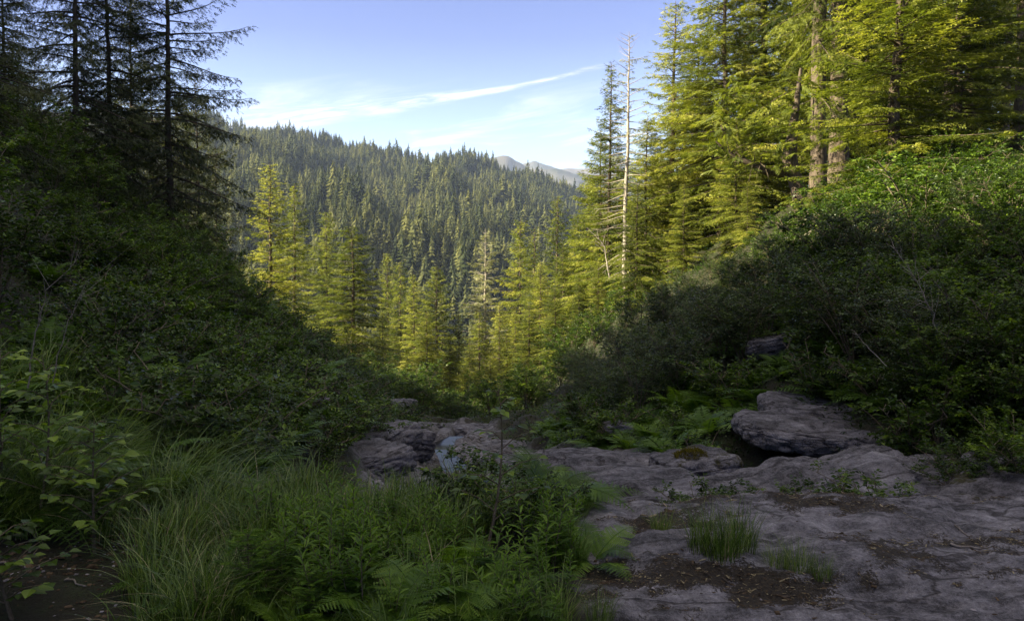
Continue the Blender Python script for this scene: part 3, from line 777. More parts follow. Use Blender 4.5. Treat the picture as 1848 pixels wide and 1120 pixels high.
big_tree(0, 1476, 37, 34, 0.95, 'thick old conifer, left one of the twin trunks')
big_tree(1, 1511, 39.5, 36, 1.12, 'thick old conifer, pale barked right one of the twin trunks')
big_tree(2, 1560, 52, 32, 0.71, 'slimmer old conifer in the shade behind the twin trunks')
big_tree(3, 1712, 40, 34, 0.95, 'thick barked conifer, left one of the pair at upper right')
big_tree(4, 1748, 43, 34, 0.86, 'thick barked conifer, right one of the pair at upper right')
big_tree(5, 1846, 30, 34, 0.95, 'great rough trunk cut by the right edge')
big_tree(6, 1808, 48, 30, 0.76, 'slimmer conifer standing between the pair and the trunk at the right edge')


# dead snag: silvery trunk, bare curling limbs
def snag():
    a = conifer(61, 20, 2.2, 120, .12, .6, .3, .1, .5, FEATH, .4, .25, foliage=.2, trunk_r=.2, wscale=.9, feather=.2)
    P = tree_proto('snag', a, BARK_PALE, NEEDLE_PALE)
    p = at(1131, 58, 45); h = p.z - gz(p.x, 45) + .3
    place_tree(P, 'snag', p.x, 45, h, 'silvery dead spruce with bare curling limbs standing clear against the sky', rz=.4, cat='dead tree')


snag()


# crooked old trunk with one level limb
def crooked():
    tr = Acc(); r = np.random.default_rng(5)
    tr.tube([(0, 0, -.5), (-.02, 0, .5), (-.15, 0, 1.4), (-.4, 0, 2.2), (-.62, 0, 2.9), (-.5, 0, 3.8), (-.3, .1, 5.2), (-.1, .1, 7)], [.42, .36, .33, .32, .36, .24, .16, .06], 10)
    tr.tube([(-.5, 0, 2.5), (-1.0, -.1, 2.2), (-1.9, -.25, 2.3), (-2.6, -.3, 2.65), (-3.3, -.3, 2.9), (-4.1, -.35, 3.6)], [.25, .2, .17, .13, .08, .03], 8)
    for k in range(26):
        q = r.uniform(0, 1); o = np.array([-1.0 - 2.6 * q, -.25, 2.3 + .8 * q]); d = norm(np.array([r.uniform(-.8, .2), r.uniform(-.8, .6), r.uniform(-.6, .9)])); l = r.uniform(.4, 1.3)
        tr.tube([o, o + d * l * .5, o + d * l + (0, 0, -.1 * l)], [.03, .018, .006], 4)
    c2 = Acc(); n = 420; pts = np.stack([r.uniform(-4.2, .6, n), r.uniform(-1.2, .9, n), r.uniform(2.2, 6.6, n)], -1)
    for k in range(3):
        m = np.arange(n) % 3 == k; D = r.normal(0, 1, (m.sum(), 3)) * (1, 1, .3) + (-.5, 0, -.3)
        c2.inst(TWIGS[k], frames(D, np.array([0, 0, 1.]) + r.normal(0, .3, (m.sum(), 3)), .5, r.uniform(.5, .9, m.sum())), pts[m], r.uniform(.1, .7, m.sum()))
    P = dict(trunk=tr.mesh('crooked_trunk', [BARK], True), crown=c2.mesh('crooked_crown', [NEEDLE]), H=7)
    p = at(1447, 345, 34); place_tree(P, 'crooked_conifer', p.x, 34, 7, 'old crooked trunk with one thick limb reaching level to the left', rz=0, cat='old tree', sink=-.1)


crooked()

# ------------------------------------------------------------------ forest on the far hill
def far_tree(seed, lv=13, nb=7):
    r = np.random.default_rng(seed); V = []; T = []
    for i in range(lv):
        t = i / lv; z = .06 + .92 * t; rad = .19 * (1 - t) ** .85 + .014
        for b in range(nb if t < .8 else 4):
            a = r.uniform(0, 6.28); l = rad * r.uniform(.6, 1.3); w = .5 * r.uniform(.6, 1.1)
            h = .07 * r.uniform(.7, 1.3)
            k = len(V)
            V += [(0, 0, z + h * .8), (math.cos(a - w) * l * .75, math.sin(a - w) * l * .75, z - h * .35), (math.cos(a) * l, math.sin(a) * l, z - h * .55), (math.cos(a + w) * l * .75, math.sin(a + w) * l * .75, z - h * .35)]
            T += [(k, k + 1, k + 2), (k, k + 2, k + 3)]
    k = len(V); V += [(.012, 0, 0), (-.012, .008, 0), (-.012, -.008, 0), (0, 0, .99)]; T += [(k, k + 1, k + 3), (k + 1, k + 2, k + 3), (k + 2, k, k + 3)]
    return np.array(V), np.array(T)


def forest():
    r = np.random.default_rng(3)
    N = 60000
    y = 225 + (1230 - 225) * r.random(N) ** .75
    x = r.uniform(-.55, .32, N) * y
    keep = r.random(N) < np.clip((y / 1100) ** .8, .2, 1) * .54
    # clumps and clearings
    keep &= fbm(x / 60, y / 60, 1, 3) > -.55 + .25 * r.random(N)
    t = x / y
    keep &= (t > -.46) & (t < .2)
    x, y = x[keep], y[keep]
    z = ground(x, y)
    # sort out what the bank trees hide
    h = np.clip(r.normal(20, 5.5, len(x)) * (1 + .45 * fbm(x / 35, y / 50, 7, 3)), 7, 44) * np.interp(y, [225, 500, 1150], [.8, .95, .9])
    elev = (z + h - EYE) / y
    vis = elev > -.16
    x, y, z, h = x[vis], y[vis], z[vis], h[vis]
    order = np.argsort(y); x, y, z, h = x[order], y[order], z[order], h[order]
    return x, y, z, h


fx, fy, fz, fh = forest()
print('forest trees', len(fx))
# nearest: individual trees with trunk and crown
NI = 250
near = []
for i in range(NI):
    o = bpy.data.objects.new('valley_conifer', None); col.objects.link(o)
    P = MID[i % 3]; s = fh[i] / P['H']; o.location = (fx[i], fy[i], fz[i] - .5); o.scale = (s, s, s); o.rotation_euler = (0, 0, random.uniform(0, 6.28))
    tag(o, 'olive conifer in the sunlit wood at the foot of the far hill', 'conifer', 'conifers at the foot of the far hill')
    link('trunk', P['trunk'], o); link('crown', P['crown'], o)
# the rest, as the one forest it reads as
acc = Acc(); r = np.random.default_rng(8); fx, fy, fz, fh = [a[NI:] for a in (fx, fy, fz, fh)]
protos = [far_tree(s) for s in range(6)]
pick = r.integers(0, 6, len(fx)); patch = .5 + .5 * fbm(fx / 90, fy / 90, 4, 3)
for k in range(6):
    m = pick == k; n = m.sum(); a = r.uniform(0, 6.28, n); wd = fh[m] * r.uniform(.75, 1.35, n); c, s = np.cos(a), np.sin(a); o = np.zeros(n)
    M = np.stack([np.stack([c * wd, -s * wd, o], -1), np.stack([s * wd, c * wd, o], -1), np.stack([o, o, fh[m]], -1)], 1)
    acc.inst(protos[k], M, np.stack([fx[m], fy[m], fz[m] - .5], -1), np.clip(r.normal(.45, .22, n) + .35 * (patch[m] - .5), 0, 1))
tag(link('forest', acc.mesh('forest', [NEEDLE_FAR])), 'dense conifer forest covering the far hill', 'forest', kind='stuff')


# ------------------------------------------------------------------ leaves, shrubs, ferns, grass
def leaf_proto(w=.62, fold=.14, n=2):
    V = np.array([(0, 0, 0), (w * .42, .3, fold), (w * .5, .58, fold * 1.1), (0, 1.05, -.08), (-w * .5, .58, fold * 1.1), (-w * .42, .3, fold), (0, .5, 0)], float)
    T = np.array([(0, 1, 6), (1, 2, 6), (2, 3, 6), (3, 4, 6), (4, 5, 6), (5, 0, 6)])
    return V, T


def leaf_small(w=.6, fold=.12):
    V = np.array([(0, 0, 0), (w * .5, .5, fold), (0, 1, -.05), (-w * .5, .5, fold)], float)
    return V, np.array([(0, 1, 2), (0, 2, 3)])


LEAF6 = leaf_proto(); LEAF4 = leaf_small(); LANCE = leaf_proto(.24, .05)


def shrub(seed, H=2.4, spread=1.1, stems=9, leaf=.075, proto=LEAF6, branches=8, twigs=6, per=9, bare=.25, lean=0.):
    r = np.random.default_rng(seed); st = Acc(); lf = Acc(); O = []; D = []; U = []; S = []; C = []
    for i in range(stems):
        az = i * 6.283 / stems + r.normal(0, .4); out = spread * r.uniform(.3, 1.1); h = H * r.uniform(.6, 1.0)
        s = np.linspace(0, 1, 8); dh = np.array([math.cos(az), math.sin(az), 0]); bend = r.normal(0, .2, 2)
        pts = dh * (out * s ** 1.3)[:, None] + np.stack([bend[0] * s ** 2 + lean * s, bend[1] * s ** 2, h * (s - .18 * s ** 3)], -1) * 1.
        pts[0, 2] = -.25
        st.tube(pts, .016 * (H / 2.4) * (1 - s * .8) + .003, 5)
        for b in range(branches):
            q = bare + (1 - bare) * (b + r.random()) / branches; p = np.array([np.interp(q, s, pts[:, j]) for j in range(3)])
            a2 = r.uniform(0, 6.28); bl = H * .26 * (1.15 - q * .6) * r.uniform(.6, 1.2)
            d = norm(np.array([math.cos(a2), math.sin(a2), r.uniform(.1, .9)]) + dh * .5)
            e = p + d * bl + np.array([0, 0, -.1 * bl]); mid = p + d * bl * .55 + np.array([0, 0, .04])
            st.tube([p, mid, e], [.007, .005, .003], 3)
            for t in range(twigs):
                w = .25 + .75 * (t + .5) / twigs; o = p + (e - p) * w
                td = norm(d + r.normal(0, .65, 3) * (1, 1, .6)); tl = r.uniform(.16, .34) * (H / 2.4) ** .5
                ct = np.clip(r.normal(.45, .2), 0, 1)
                k = np.arange(per); f = (k + .6) / per
                side = norm(np.cross(td, [0, 0, 1])); sg = np.where(k % 2 == 0, 1., -1.)[:, None]
                O.append(o + td * (tl * f)[:, None]); dd = td * .6 + side * sg * .9 + r.normal(0, .25, (per, 3)); dd[:, 2] -= .25
                D.append(dd); U.append(np.array([0, 0, 1.]) + r.normal(0, .45, (per, 3))); S.append(leaf * r.uniform(.6, 1.2, per)); C.append(np.clip(ct + r.normal(0, .13, per), 0, 1))
    O, D, U, S, C = map(np.concatenate, (O, D, U, S, C))
    lf.inst(proto, frames(D, U, S, S), O, C)
    return st, lf


def shrub_proto(name, a, mat, stem=STEM):
    st, lf = a
    return dict(stems=st.mesh(name + '_stems', [stem], True), foliage=lf.mesh(name + '_foliage', [mat]))


def put(P, kind, x, y, s, label, group, cat, rz=None, tilt=0., z=None, dz=-.05, sz=None):
    if kind != 'hollow_plant' and 3.6 < x < 6.2 and 8.3 < y < 12.4 and x / y < .5 and x / y > .28 and kind != 'grass_tuft': return None
    o = bpy.data.objects.new(kind, None); col.objects.link(o)
    o.location = (x, y, (gz(x, y) if z is None else z) + dz); o.scale = (s, s, s * (sz or 1)); o.rotation_euler = (random.uniform(-tilt, tilt), random.uniform(-tilt, tilt), random.uniform(0, 6.28) if rz is None else rz)
    tag(o, label, cat, group)
    for part, me in P.items():
        link(part, me, o)
    return o


SH = [shrub_proto('shrub', shrub(100 + i, 2.4, 1.15, 9, .085, LEAF4, 8, 6, 9), LEAF) for i in range(4)]
AL = [shrub_proto('alder', shrub(110 + i, 3.0, 1.4, 9, .075, LEAF4, 10, 7, 9, .3), LEAF_BLUE) for i in range(3)]
NS = [shrub_proto('near_shrub', shrub(120 + i, 1.5, .7, 8, .075, LEAF6, 6, 5, 8, .2), LEAF) for i in range(3)]
LOW = [shrub_proto('low_shrub', shrub(130 + i, .9, .6, 9, .07, LEAF4, 5, 4, 7, .15), LEAF) for i in range(3)]


def fern(seed, n=13, L=.9, pin=22, detail=True, droop=.55):
    """fronds arching out of a crown; each frond a rachis with tapering pinnae cut into leaflets"""
    r = np.random.default_rng(seed); ac = Acc()
    V = []; T = []
    if detail:
        for i in range(9):
            y = .05 + .9 * i / 9
            for s in (-1, 1):
                l = .16 * (1 - y * .75); k = len(V); V += [(0, y - .035, 0), (s * l, y + .03, -.01), (0, y + .05, 0)]; T.append((k, k + 1, k + 2))
        k = len(V); V += [(-.012, 0, 0), (.012, 0, 0), (0, 1.04, 0)]; T.append((k, k + 1, k + 2))
    else:
        V = [(0, 0, 0), (.1, .25, .0), (.0, 1, 0), (-.1, .25, .0)]; T = [(0, 1, 2), (0, 2, 3)]
    PR = (np.array(V, float), np.array(T))
    for f in range(n):
        az = f * 2.399 + r.normal(0, .2); l = L * r.uniform(.7, 1.15); el = r.uniform(.7, 1.25)
        dh = np.array([math.cos(az), math.sin(az), 0]); s = np.linspace(0, 1, 14); dr = droop * r.uniform(.7, 1.3)
        pts = dh * (l * (math.cos(el) * s + .35 * dr * s * s))[:, None] + np.array([0, 0, 1]) * (l * (math.sin(el) * s - dr * s ** 2.2))[:, None]
        side = np.array([-dh[1], dh[0], 0]) * r.normal(0, .1); pts = pts + side * (s ** 2)[:, None]
        ac.tube(pts, .006 * (1 - s) + .0015, 3, .3)
        q = np.linspace(.12, .985, pin); q = np.repeat(q, 2); sg = np.tile([1., -1.], pin)[:, None]
        p = np.stack([np.interp(q, s, pts[:, j]) for j in range(3)], -1); tg = norm(np.stack([np.interp(q, s, np.gradient(pts[:, j])) for j in range(3)], -1))
        sd = norm(np.cross(tg, np.array([0, 0, 1.]))); up = norm(np.cross(sd, tg))
        ln = l * .24 * np.sin(np.clip((q ** .75) * 3.0 + .15, 0, 3.1)) ** .8 * (1 - .25 * q) + .012
        d = sd * sg * .93 + tg * .38 + r.normal(0, .05, p.shape) - up * .12
        ac.inst(PR, frames(d, up + r.normal(0, .12, p.shape), ln, ln), p, np.clip(r.normal(.5, .15) + r.normal(0, .07, len(q)), 0, 1))
    return ac


FD = [dict(fronds=fern(200 + i, 13, .85, 24, True).mesh('fern_detail', [FERN])) for i in range(3)]
FS = [dict(fronds=fern(210 + i, 14, .95, 20, False).mesh('fern_simple', [FERN])) for i in range(4)]


def blades(r, n, h, rad, w=.006, arch=.5, lean=(0, 0), seg=6, dry=.06):
    """arching grass blades as tapering folded strips"""
    a = r.uniform(0, 6.28, n); rr = rad * np.sqrt(r.random(n)); ox, oy = np.cos(a) * rr, np.sin(a) * rr
    az = a + r.normal(0, .8, n); H = h * r.uniform(.5, 1.1, n); ar = arch * r.uniform(.3, 1.5, n); W = w * r.uniform(.6, 1.3, n)
    s = np.linspace(0, 1, seg)
    hx = ar[:, None] * H[:, None] * s ** 2.0; z = H[:, None] * (s - .42 * np.minimum(ar, 1.6)[:, None] * s ** 2.6)
    lx = lean[0] * H[:, None] * s ** 1.6; ly = lean[1] * H[:, None] * s ** 1.6
    px = ox[:, None] + np.cos(az)[:, None] * hx + lx; py = oy[:, None] + np.sin(az)[:, None] * hx + ly
    ww = W[:, None] * (1 - s ** 1.8 * .95) / 2; sx, sy = -np.sin(az)[:, None] * ww, np.cos(az)[:, None] * ww
    Lf = np.stack([px - sx, py - sy, z], -1); Rt = np.stack([px + sx, py + sy, z], -1)
    V = np.stack([Lf, Rt], 2).reshape(n, seg * 2, 3); k = np.arange(seg - 1) * 2
    T = np.concatenate([np.stack([k, k + 1, k + 3], -1), np.stack([k, k + 3, k + 2], -1)])
    tint = np.clip(r.normal(.45, .32, n), 0, 1)
    return V.reshape(-1, 3), (T[None] + (np.arange(n) * seg * 2)[:, None, None]).reshape(-1, 3), np.repeat(tint, seg * 2)


def tuft(seed, n, h, rad, **k):
    r = np.random.default_rng(seed); ac = Acc(); V, T, c = blades(r, n, h, rad, **k); ac.add(V, T, c, 0)
    V, T, c = blades(r, max(2, n // 14), h * .8, rad, **k); ac.add(V, T, c, 1)
    return dict(blades=ac.mesh('tuft', [GRASSM, STRAW]))


TF = [tuft(300 + i, 190, .62, .16, w=.006, arch=.45) for i in range(3)]
TL = [tuft(310 + i, 240, 1.0, .22, w=.009, arch=1.0, lean=(.35, -.1), seg=8) for i in range(3)]


def herb(seed, h=.6):
    """upright leafy stem, narrow leaves in spirals"""
    r = np.random.default_rng(seed); st = Acc(); lf = Acc(); s = np.linspace(0, 1, 7)
    for q in range(3):
        off = r.normal(0, .05, 2) * (q > 0); hh = h * r.uniform(.75, 1.05); b = r.normal(0, .07, 2)
        pts = np.stack([off[0] + b[0] * s ** 2, off[1] + b[1] * s ** 2, hh * s], -1); st.tube(pts, .004 * (1 - s) + .0015, 4)
        n = 34; t = np.linspace(.12, 1, n); p = np.stack([np.interp(t, s, pts[:, j]) for j in range(3)], -1); az = np.arange(n) * 2.4
        el = .15 + .75 * t ** 2 + r.normal(0, .15, n)
        d = np.stack([np.cos(az) * np.cos(el), np.sin(az) * np.cos(el), np.sin(el)], -1)
        ln = .095 * np.sin(np.clip(t * 2.6 + .5, 0, 3)) * r.uniform(.8, 1.15, n) + .025
        lf.inst(LANCE, frames(d, np.array([0, 0, 1.]) + r.normal(0, .2, (n, 3)), ln, ln), p, np.clip(.5 + .3 * (t - .5) + r.normal(0, .1, n), 0, 1))
    return dict(stems=st.mesh('herb_stems', [STEM], True), leaves=lf.mesh('herb_leaves', [FERN]))


HB = [herb(400 + i) for i in range(4)]


# ---- the banks
def scatter(n, x0, x1, y0, y1, fn, mind=.6, seed=0, tries=40):
    r = np.random.default_rng(seed); out = []
    for _ in range(n * tries):
        if len(out) >= n: break
        y = r.uniform(y0, y1) if y1 < 15 else y0 + (y1 - y0) * r.random() ** 1.15
        x = r.uniform(x0, x1)
        if not fn(x, y): continue
        m = mind * (1 + y / 30)
        if any((x - a) ** 2 + (y - b) ** 2 < m * m for a, b in out): continue
        out.append((x, y))
    return out


def rk(x, y): return float(rocky(np.array([x]), np.array([y]))[0])
def xbed(y): return float(np.interp(y, [5, 8, 12, 18, 24, 30, 40], [-.9, -1.1, -1.3, -1.4, -1.7, -2.1, -2.6]))


# how high the thickets stand, by the photo's outline
SILL = ([-400, 0, 150, 260, 330, 420, 500, 560, 650, 730, 760], [20, 80, 190, 255, 340, 425, 490, 560, 620, 690, 720])
SILR = ([880, 950, 1050, 1150, 1230, 1290, 1340, 1400, 1480, 1560, 1650, 1740, 1848, 2200], [690, 620, 565, 492, 465, 440, 395, 345, 285, 235, 190, 200, 255, 250])


def fit(x, y, s, H, sil, rad=1.):
    k = FPX / y; px = 924 + x * k; top = max(np.interp(px + d * rad * s * k, *sil) for d in (-.8, 0, .8))
    top += random.choice([-25, 0, 15, 45, 70]) * min(1, 9 / y + .35)
    z = EYE + (500 - top) / FPX * y; return min(s, (z - gz(x, y)) / H)


# left bank thicket
def inleft(x, y): return x < xbed(y) - np.interp(y, [6, 10, 14, 20, 30, 45], [3.6, 3.4, 3.4, 3.2, 2.6, 3]) and x > -.72 * y - 1.5
for i, (x, y) in enumerate(scatter(150, -30, 0, 7.5, 46, inleft, .62, 1)):
    if x > -5.0 and y < 12 : continue
    big = y < 16 and x < -.5 * y
    s = np.interp(y, [7, 12, 20, 46], [1.05, 1.15, 1.0, 1.1]) * random.uniform(.75, 1.15) * (1.15 if big else 1)
    far = y > 24
    if x < -.42 * y and y < 17: s *= 1.5
    s = fit(x, y, s, 2.45, SILL, 1.2)
    if s < .3: continue
    put(random.choice(SH), 'leafy_shrub', x, y, s, 'leafy shrub in the shaded thicket climbing the %s part of the left bank' % ('near' if not far else 'far'), 'shrubs on the %s left bank' % ('near' if not far else 'far'), 'shrub', tilt=.12)
# right bank
def inalder(x, y): return 2.5 < x < 9.5 and 16 < y < 36 and x > 2.0 + (y - 16) * .05 and rk(x, y) < .3
for x, y in scatter(60, 1.5, 10, 17, 36, inalder, .7, 2):
    s = fit(x, y, random.uniform(.65, 1.0) * np.interp(x, [2, 5, 8], [.6, 1, 1]), 3.1, SILR, 1.4)
    if s > .25: put(random.choice(AL), 'alder_bush', x, y, s, 'dark alder bush in the shade below the sunlit right bank trees', 'alder bushes on the right bank', 'shrub', tilt=.12)
def inlit(x, y): return x > 8.5 and 19 < y < 33 and x < .72 * y
for x, y in scatter(46, 8, 21, 19, 33, inlit, .8, 3):
    s = fit(x, y, random.uniform(.95, 1.6), 2.45, SILR, 1.2)
    if s > .3: put(random.choice(SH), 'sunlit_shrub', x, y, s, 'leafy bush catching the sun under the great twin trunks', 'sunlit bushes under the right bank trees', 'shrub', tilt=.12)
def inright(x, y): return x > np.interp(y, [8, 11, 14, 20], [6.4, 5.9, 5.9, 7]) and x < .74 * y + 1 and rk(x, y) < .4
for x, y in scatter(42, 5, 16, 9.0, 19, lambda x, y: inright(x, y) and x > 5.9 + .1 * (y - 9) and x > .42 * y, .55, 4):
    put(random.choice(SH + AL[:1]), 'leafy_shrub', x, y, random.uniform(.6, .95), 'dark leafy shrub on the shaded slope at the right edge', 'shrubs on the shaded right slope', 'shrub', tilt=.15)
for x, y in scatter(26, 4.6, 9, 7.8, 11, lambda x, y: x > 5.0 + .1 * (y - 8) and x / y > .5 and x < .78 * y, .38, 14):
    put(random.choice(SH + LOW), 'leafy_shrub', x, y, random.uniform(.4, .75), 'dark leafy shrub hanging over the mossy rocks at the right edge', 'shrubs above the mossy rocks', 'shrub', tilt=.25)
# ferns on the right slope
for x, y in scatter(190, 0, 13, 9.5, 24, lambda x, y: rk(x, y) < .15 and x > np.interp(y, [9, 11, 14, 18, 24], [3, 2.6, 2.2, 1.2, 1.0]) and x < .6 * y, .36, 5):
    put(random.choice(FS), 'fern', x, y, random.uniform(.75, 1.25), 'green fern in the fern bank on the shaded right slope', 'ferns on the right slope', 'fern', tilt=.2)
for x, y in scatter(60, 0, 12, 9.5, 26, lambda x, y: rk(x, y) < .15 and x > np.interp(y, [9, 11, 14, 18, 24], [3, 2.6, 2.4, 1.4, 1.0]) and x < .6 * y, .6, 6):
    put(random.choice(LOW), 'low_shrub', x, y, random.uniform(.8, 1.5), 'low leafy bush among the ferns on the shaded right slope', 'low bushes among the ferns', 'shrub', tilt=.2)
# left lower slope: low growth
for x, y in scatter(120, -9, -1.6, 6.5, 24, lambda x, y: rk(x, y) < .2 and x < xbed(y) - np.interp(y, [6, 12, 24], [.9, 1.2, 1.5]) and x > -.62 * y, .34, 7):
    put(random.choice(LOW), 'low_shrub', x, y, random.uniform(.6, 1.1), 'low leafy bush on the shaded lower slope left of the stream', 'low bushes left of the stream', 'shrub', tilt=.2)
for x, y in scatter(70, -9, -2, 5.6, 20, lambda x, y: rk(x, y) < .2 and x < xbed(y) - 1.2 and x > -.66 * y, .36, 8):
    put(random.choice(FS), 'fern', x, y, random.uniform(.55, .95), 'dim green fern on the shaded lower slope left of the stream', 'ferns left of the stream', 'fern', tilt=.2)
# bright alder at the foot of the gap
for x, y in scatter(95, -10, 10, 42, 66, lambda x, y: x < .17 * y, .75, 9):
    put(random.choice(SH), 'bright_bush', x, y, random.uniform(1.0, 1.5), 'bright green bush in the sun where the stream drops from sight', 'sunlit bushes at the foot of the gap', 'shrub', tilt=.1)

# ground cover under everything
def cover():
    r = np.random.default_rng(12); N = 260000
    y = 5.6 + 66 * r.random(N) ** 1.8; x = (r.random(N) * 2 - 1) * (.75 * y + 2)
    k = (rocky(x, y) + .25 * r.random(N) < .3); k &= ~((y < 8) & (x > -1.8) & (x < 6.2))
    k &= ~((np.abs(x + 1.6) < 1.4) & (y < 26)); x, y = x[k], y[k]; n = len(x); z = ground(x, y)
    ac = Acc(); S = .045 * r.uniform(.6, 1.4, n) * (1 + y / 30)
    D = r.normal(0, 1, (n, 3)) * (1, 1, .5); U = np.array([0, 0, 1.]) + r.normal(0, .5, (n, 3))
    hh = r.random(n) ** 1.5 * .28 * (1 + y / 60)
    ac.inst(LEAF4, frames(D, U, S, S), np.stack([x, y, z + hh], -1), np.clip(.22 + .35 * fbm(x, y, 0, 2) + r.normal(0, .15, n), 0, 1))
    tag(link('undergrowth', ac.mesh('undergrowth', [LEAF])), 'low leafy undergrowth covering the soil of both banks', 'undergrowth', kind='stuff')
cover()

# ------------------------------------------------------------------ rocks
def rock_mesh(name, seed, size, sub=5, flat=1., strata=.07, rough=.16, mat=ROCK, boxy=.6):
    import bmesh
    bm = bmesh.new(); bmesh.ops.create_icosphere(bm, subdivisions=sub, radius=1.)
    V = np.array([v.co[:] for v in bm.verts]); T = np.array([[v.index for v in f.verts] for f in bm.faces]); bm.free()
    p = np.sign(V) * np.abs(V) ** boxy; V = V * (1 - .5) + p * .5 / np.maximum(np.abs(p).max(1), .6)[:, None]
    # relief is measured in metres, so long rocks are not smeared
    s = seed * 7.7; D = norm(V); W = V * np.array(size); m = float(np.mean(size)); lo = min(size)
    n = fbm(W[:, 0] * 1.3 + s, W[:, 1] * 1.3, W[:, 2] * 1.8, 4); W = W + D * (rough * m * n)[:, None] * (1, 1, .55)
    l = W[:, 2] * 7 + 1.3 * W[:, 0] + .8 * W[:, 1] + 1.2 * n; k = np.abs((l % 1) - .5) * 2
    W = W - D * (strata * 1.8 * lo * k ** 5)[:, None] * (1, 1, .3)
    c = np.abs(fbm(W[:, 0] * 2.2 + s, W[:, 1] * 3.1, W[:, 2] * 3 + 4, 3)); W = W - D * (.10 * lo * sstep(.07, .0, c))[:, None]
    f = fbm(W[:, 0] * 7 + s, W[:, 1] * 7, W[:, 2] * 9, 4, .55); W = W + D * (.022 * f)[:, None]
    return mesh_from(name, W, T, [mat], smooth=True)


def rock(seed, loc, size, rot, label, mat=ROCK, group=None, kind='rock_outcrop', sub=5, strata=.08, cat='rock'):
    me = rock_mesh('rock', seed, size, sub, strata=strata, mat=mat)
    o = link(kind, me, None, loc); o.rotation_euler = rot; tag(o, label, cat, group); return o


def P3(px, py, Y, dz=0): v = at(px, py, Y); v.z += dz; return v


# the long grey ledge behind the slab
rock(1, P3(1330, 960, 8.0), (2.15, .9, .52), (R(6), R(-9), R(8)), 'long smooth grey ledge rising to the right behind the slab', ROCK, sub=6)
rock(2, P3(1530, 888, 8.6), (.85, .5, .34), (R(10), R(-14), R(15)), 'pale fractured block on the right end of the long ledge', ROCK_CLEAN, sub=6)
rock(3, P3(1120, 935, 7.8), (1.1, .8, .4), (0, R(-5), R(12)), 'low smooth rock at the left foot of the long ledge', ROCK)
# upper boulder with overhang
rock(4, P3(1460, 781, 11.5), (1.1, .9, .21), (R(4), R(3), R(-4)), 'big overhanging grey boulder with a dark hollow beneath', ROCK, strata=.08, sub=6, cat='boulder')
rock(5, P3(1490, 745, 12.6), (1.1, .8, .2), (R(6), R(6), R(-6)), 'flat grey rock stacked behind the overhanging boulder', ROCK, cat='boulder')
rock(6, P3(1590, 742, 13.2), (.6, .5, .3), (0, R(8), 0), 'small dark rock at the right end of the stacked rocks', ROCK_MOSSY, cat='boulder')
rock(7, P3(1250, 846, 10.0), (.62, .5, .26), (0, R(-6), R(10)), 'rock under golden moss left of the long ledge', ROCK_MOSSY)
rock(8, P3(1405, 622, 16.5), (.7, .4, .22), (0, R(-12), 0), 'grey rock showing among the ferns high on the right slope', ROCK)
rock(9, P3(1115, 775, 15.5), (.35, .3, .16), (0, 0, 0), 'small dark rock among the ferns above the stream', ROCK)
rock(10, P3(1090, 862, 10.8), (1.0, .8, .35), (0, R(6), R(20)), 'rounded grey rock right of the middle of the picture beyond the slab', ROCK)
# mossy broken rocks at the right edge
for i, (px, py, Y, sz) in enumerate([(1690, 915, 7.6, (.75, .5, .2)), (1800, 910, 7.4, (.7, .5, .2)), (1750, 875, 8.4, (.9, .6, .2)), (1850, 870, 8.4, (.8, .6, .22)), (1640, 890, 8.2, (.5, .4, .2)), (1720, 848, 9.2, (.8, .5, .16))]):
    rock(20 + i, P3(px, py, Y), sz, (R(random.uniform(-8, 8)), R(random.uniform(-10, 14)), R(random.uniform(0, 50))), 'dark mossy broken rock below the slope at the right edge', ROCK_MOSSY, 'mossy rocks at the right edge')
rock(11, P3(1520, 822, 12.0, -.05), (.95, .6, .34), (0, R(4), R(5)), 'dark mossy rock holding up the overhanging boulder', ROCK_MOSSY, cat='boulder')
rock(12, P3(1430, 812, 12.1, -.1), (.4, .4, .3), (0, 0, R(30)), 'small dark rock in the hollow under the overhanging boulder', ROCK_MOSSY, cat='boulder')
for i, (x, y) in enumerate(scatter(26, -3.6, -2.0, 6.6, 9.8, lambda x, y: x < xbed(y) - .8, .26, 33)):
    if i % 2: put(TF[i % 3], 'grass_tuft', x, y, random.uniform(.45, .7), 'grass tuft on the soil bank at the left edge of the rocky stream bed', 'tufts on the left stream bank', 'grass tuft', tilt=.15)
    else: put(random.choice(LOW), 'low_shrub', x, y, random.uniform(.4, .65), 'small leafy bush on the soil bank at the left edge of the rocky stream bed', 'small bushes on the left stream bank', 'shrub', tilt=.2)
# stream rocks
SR = [(690, 838, 17.5, (1.0, 1.1, .42)), (670, 875, 14, (1.0, .8, .3)), (655, 905, 11.5, (.8, .7, .25)), (925, 832, 19, (1.2, 1.2, .4)), (920, 800, 22, (1.2, 1.2, .45)), (700, 800, 24, (.8, 1.4, .3)), (735, 780, 28, (1.2, 1.2, .3)), (745, 885, 13, (.7, .5, .16)), (895, 872, 14, (.7, .6, .25)), (925, 850, 15, (.9, .8, .35)), (850, 787, 27, (.9, .9, .3)), (720, 895, 11, (.9, .5, .2)), (960, 865, 12.5, (.8, .7, .3)), (815, 776, 33, (.8, .8, .25)), (565, 800, 12.5, (.25, .5, .16)), (515, 762, 12.5, (.25, .5, .15))]
for i, (px, py, Y, sz) in enumerate(SR):
    v = at(px, py, Y); z = gz(v.x, Y)
    rock(40 + i, (v.x, Y, z - sz[2] * .4), sz, (R(random.uniform(-6, 6)), R(random.uniform(-8, 8)), R(random.uniform(0, 180))), 'layered grey rock on the bed or bank of the little stream', ROCK if i % 3 else ROCK_CLEAN, 'layered rocks along the stream', strata=.14)


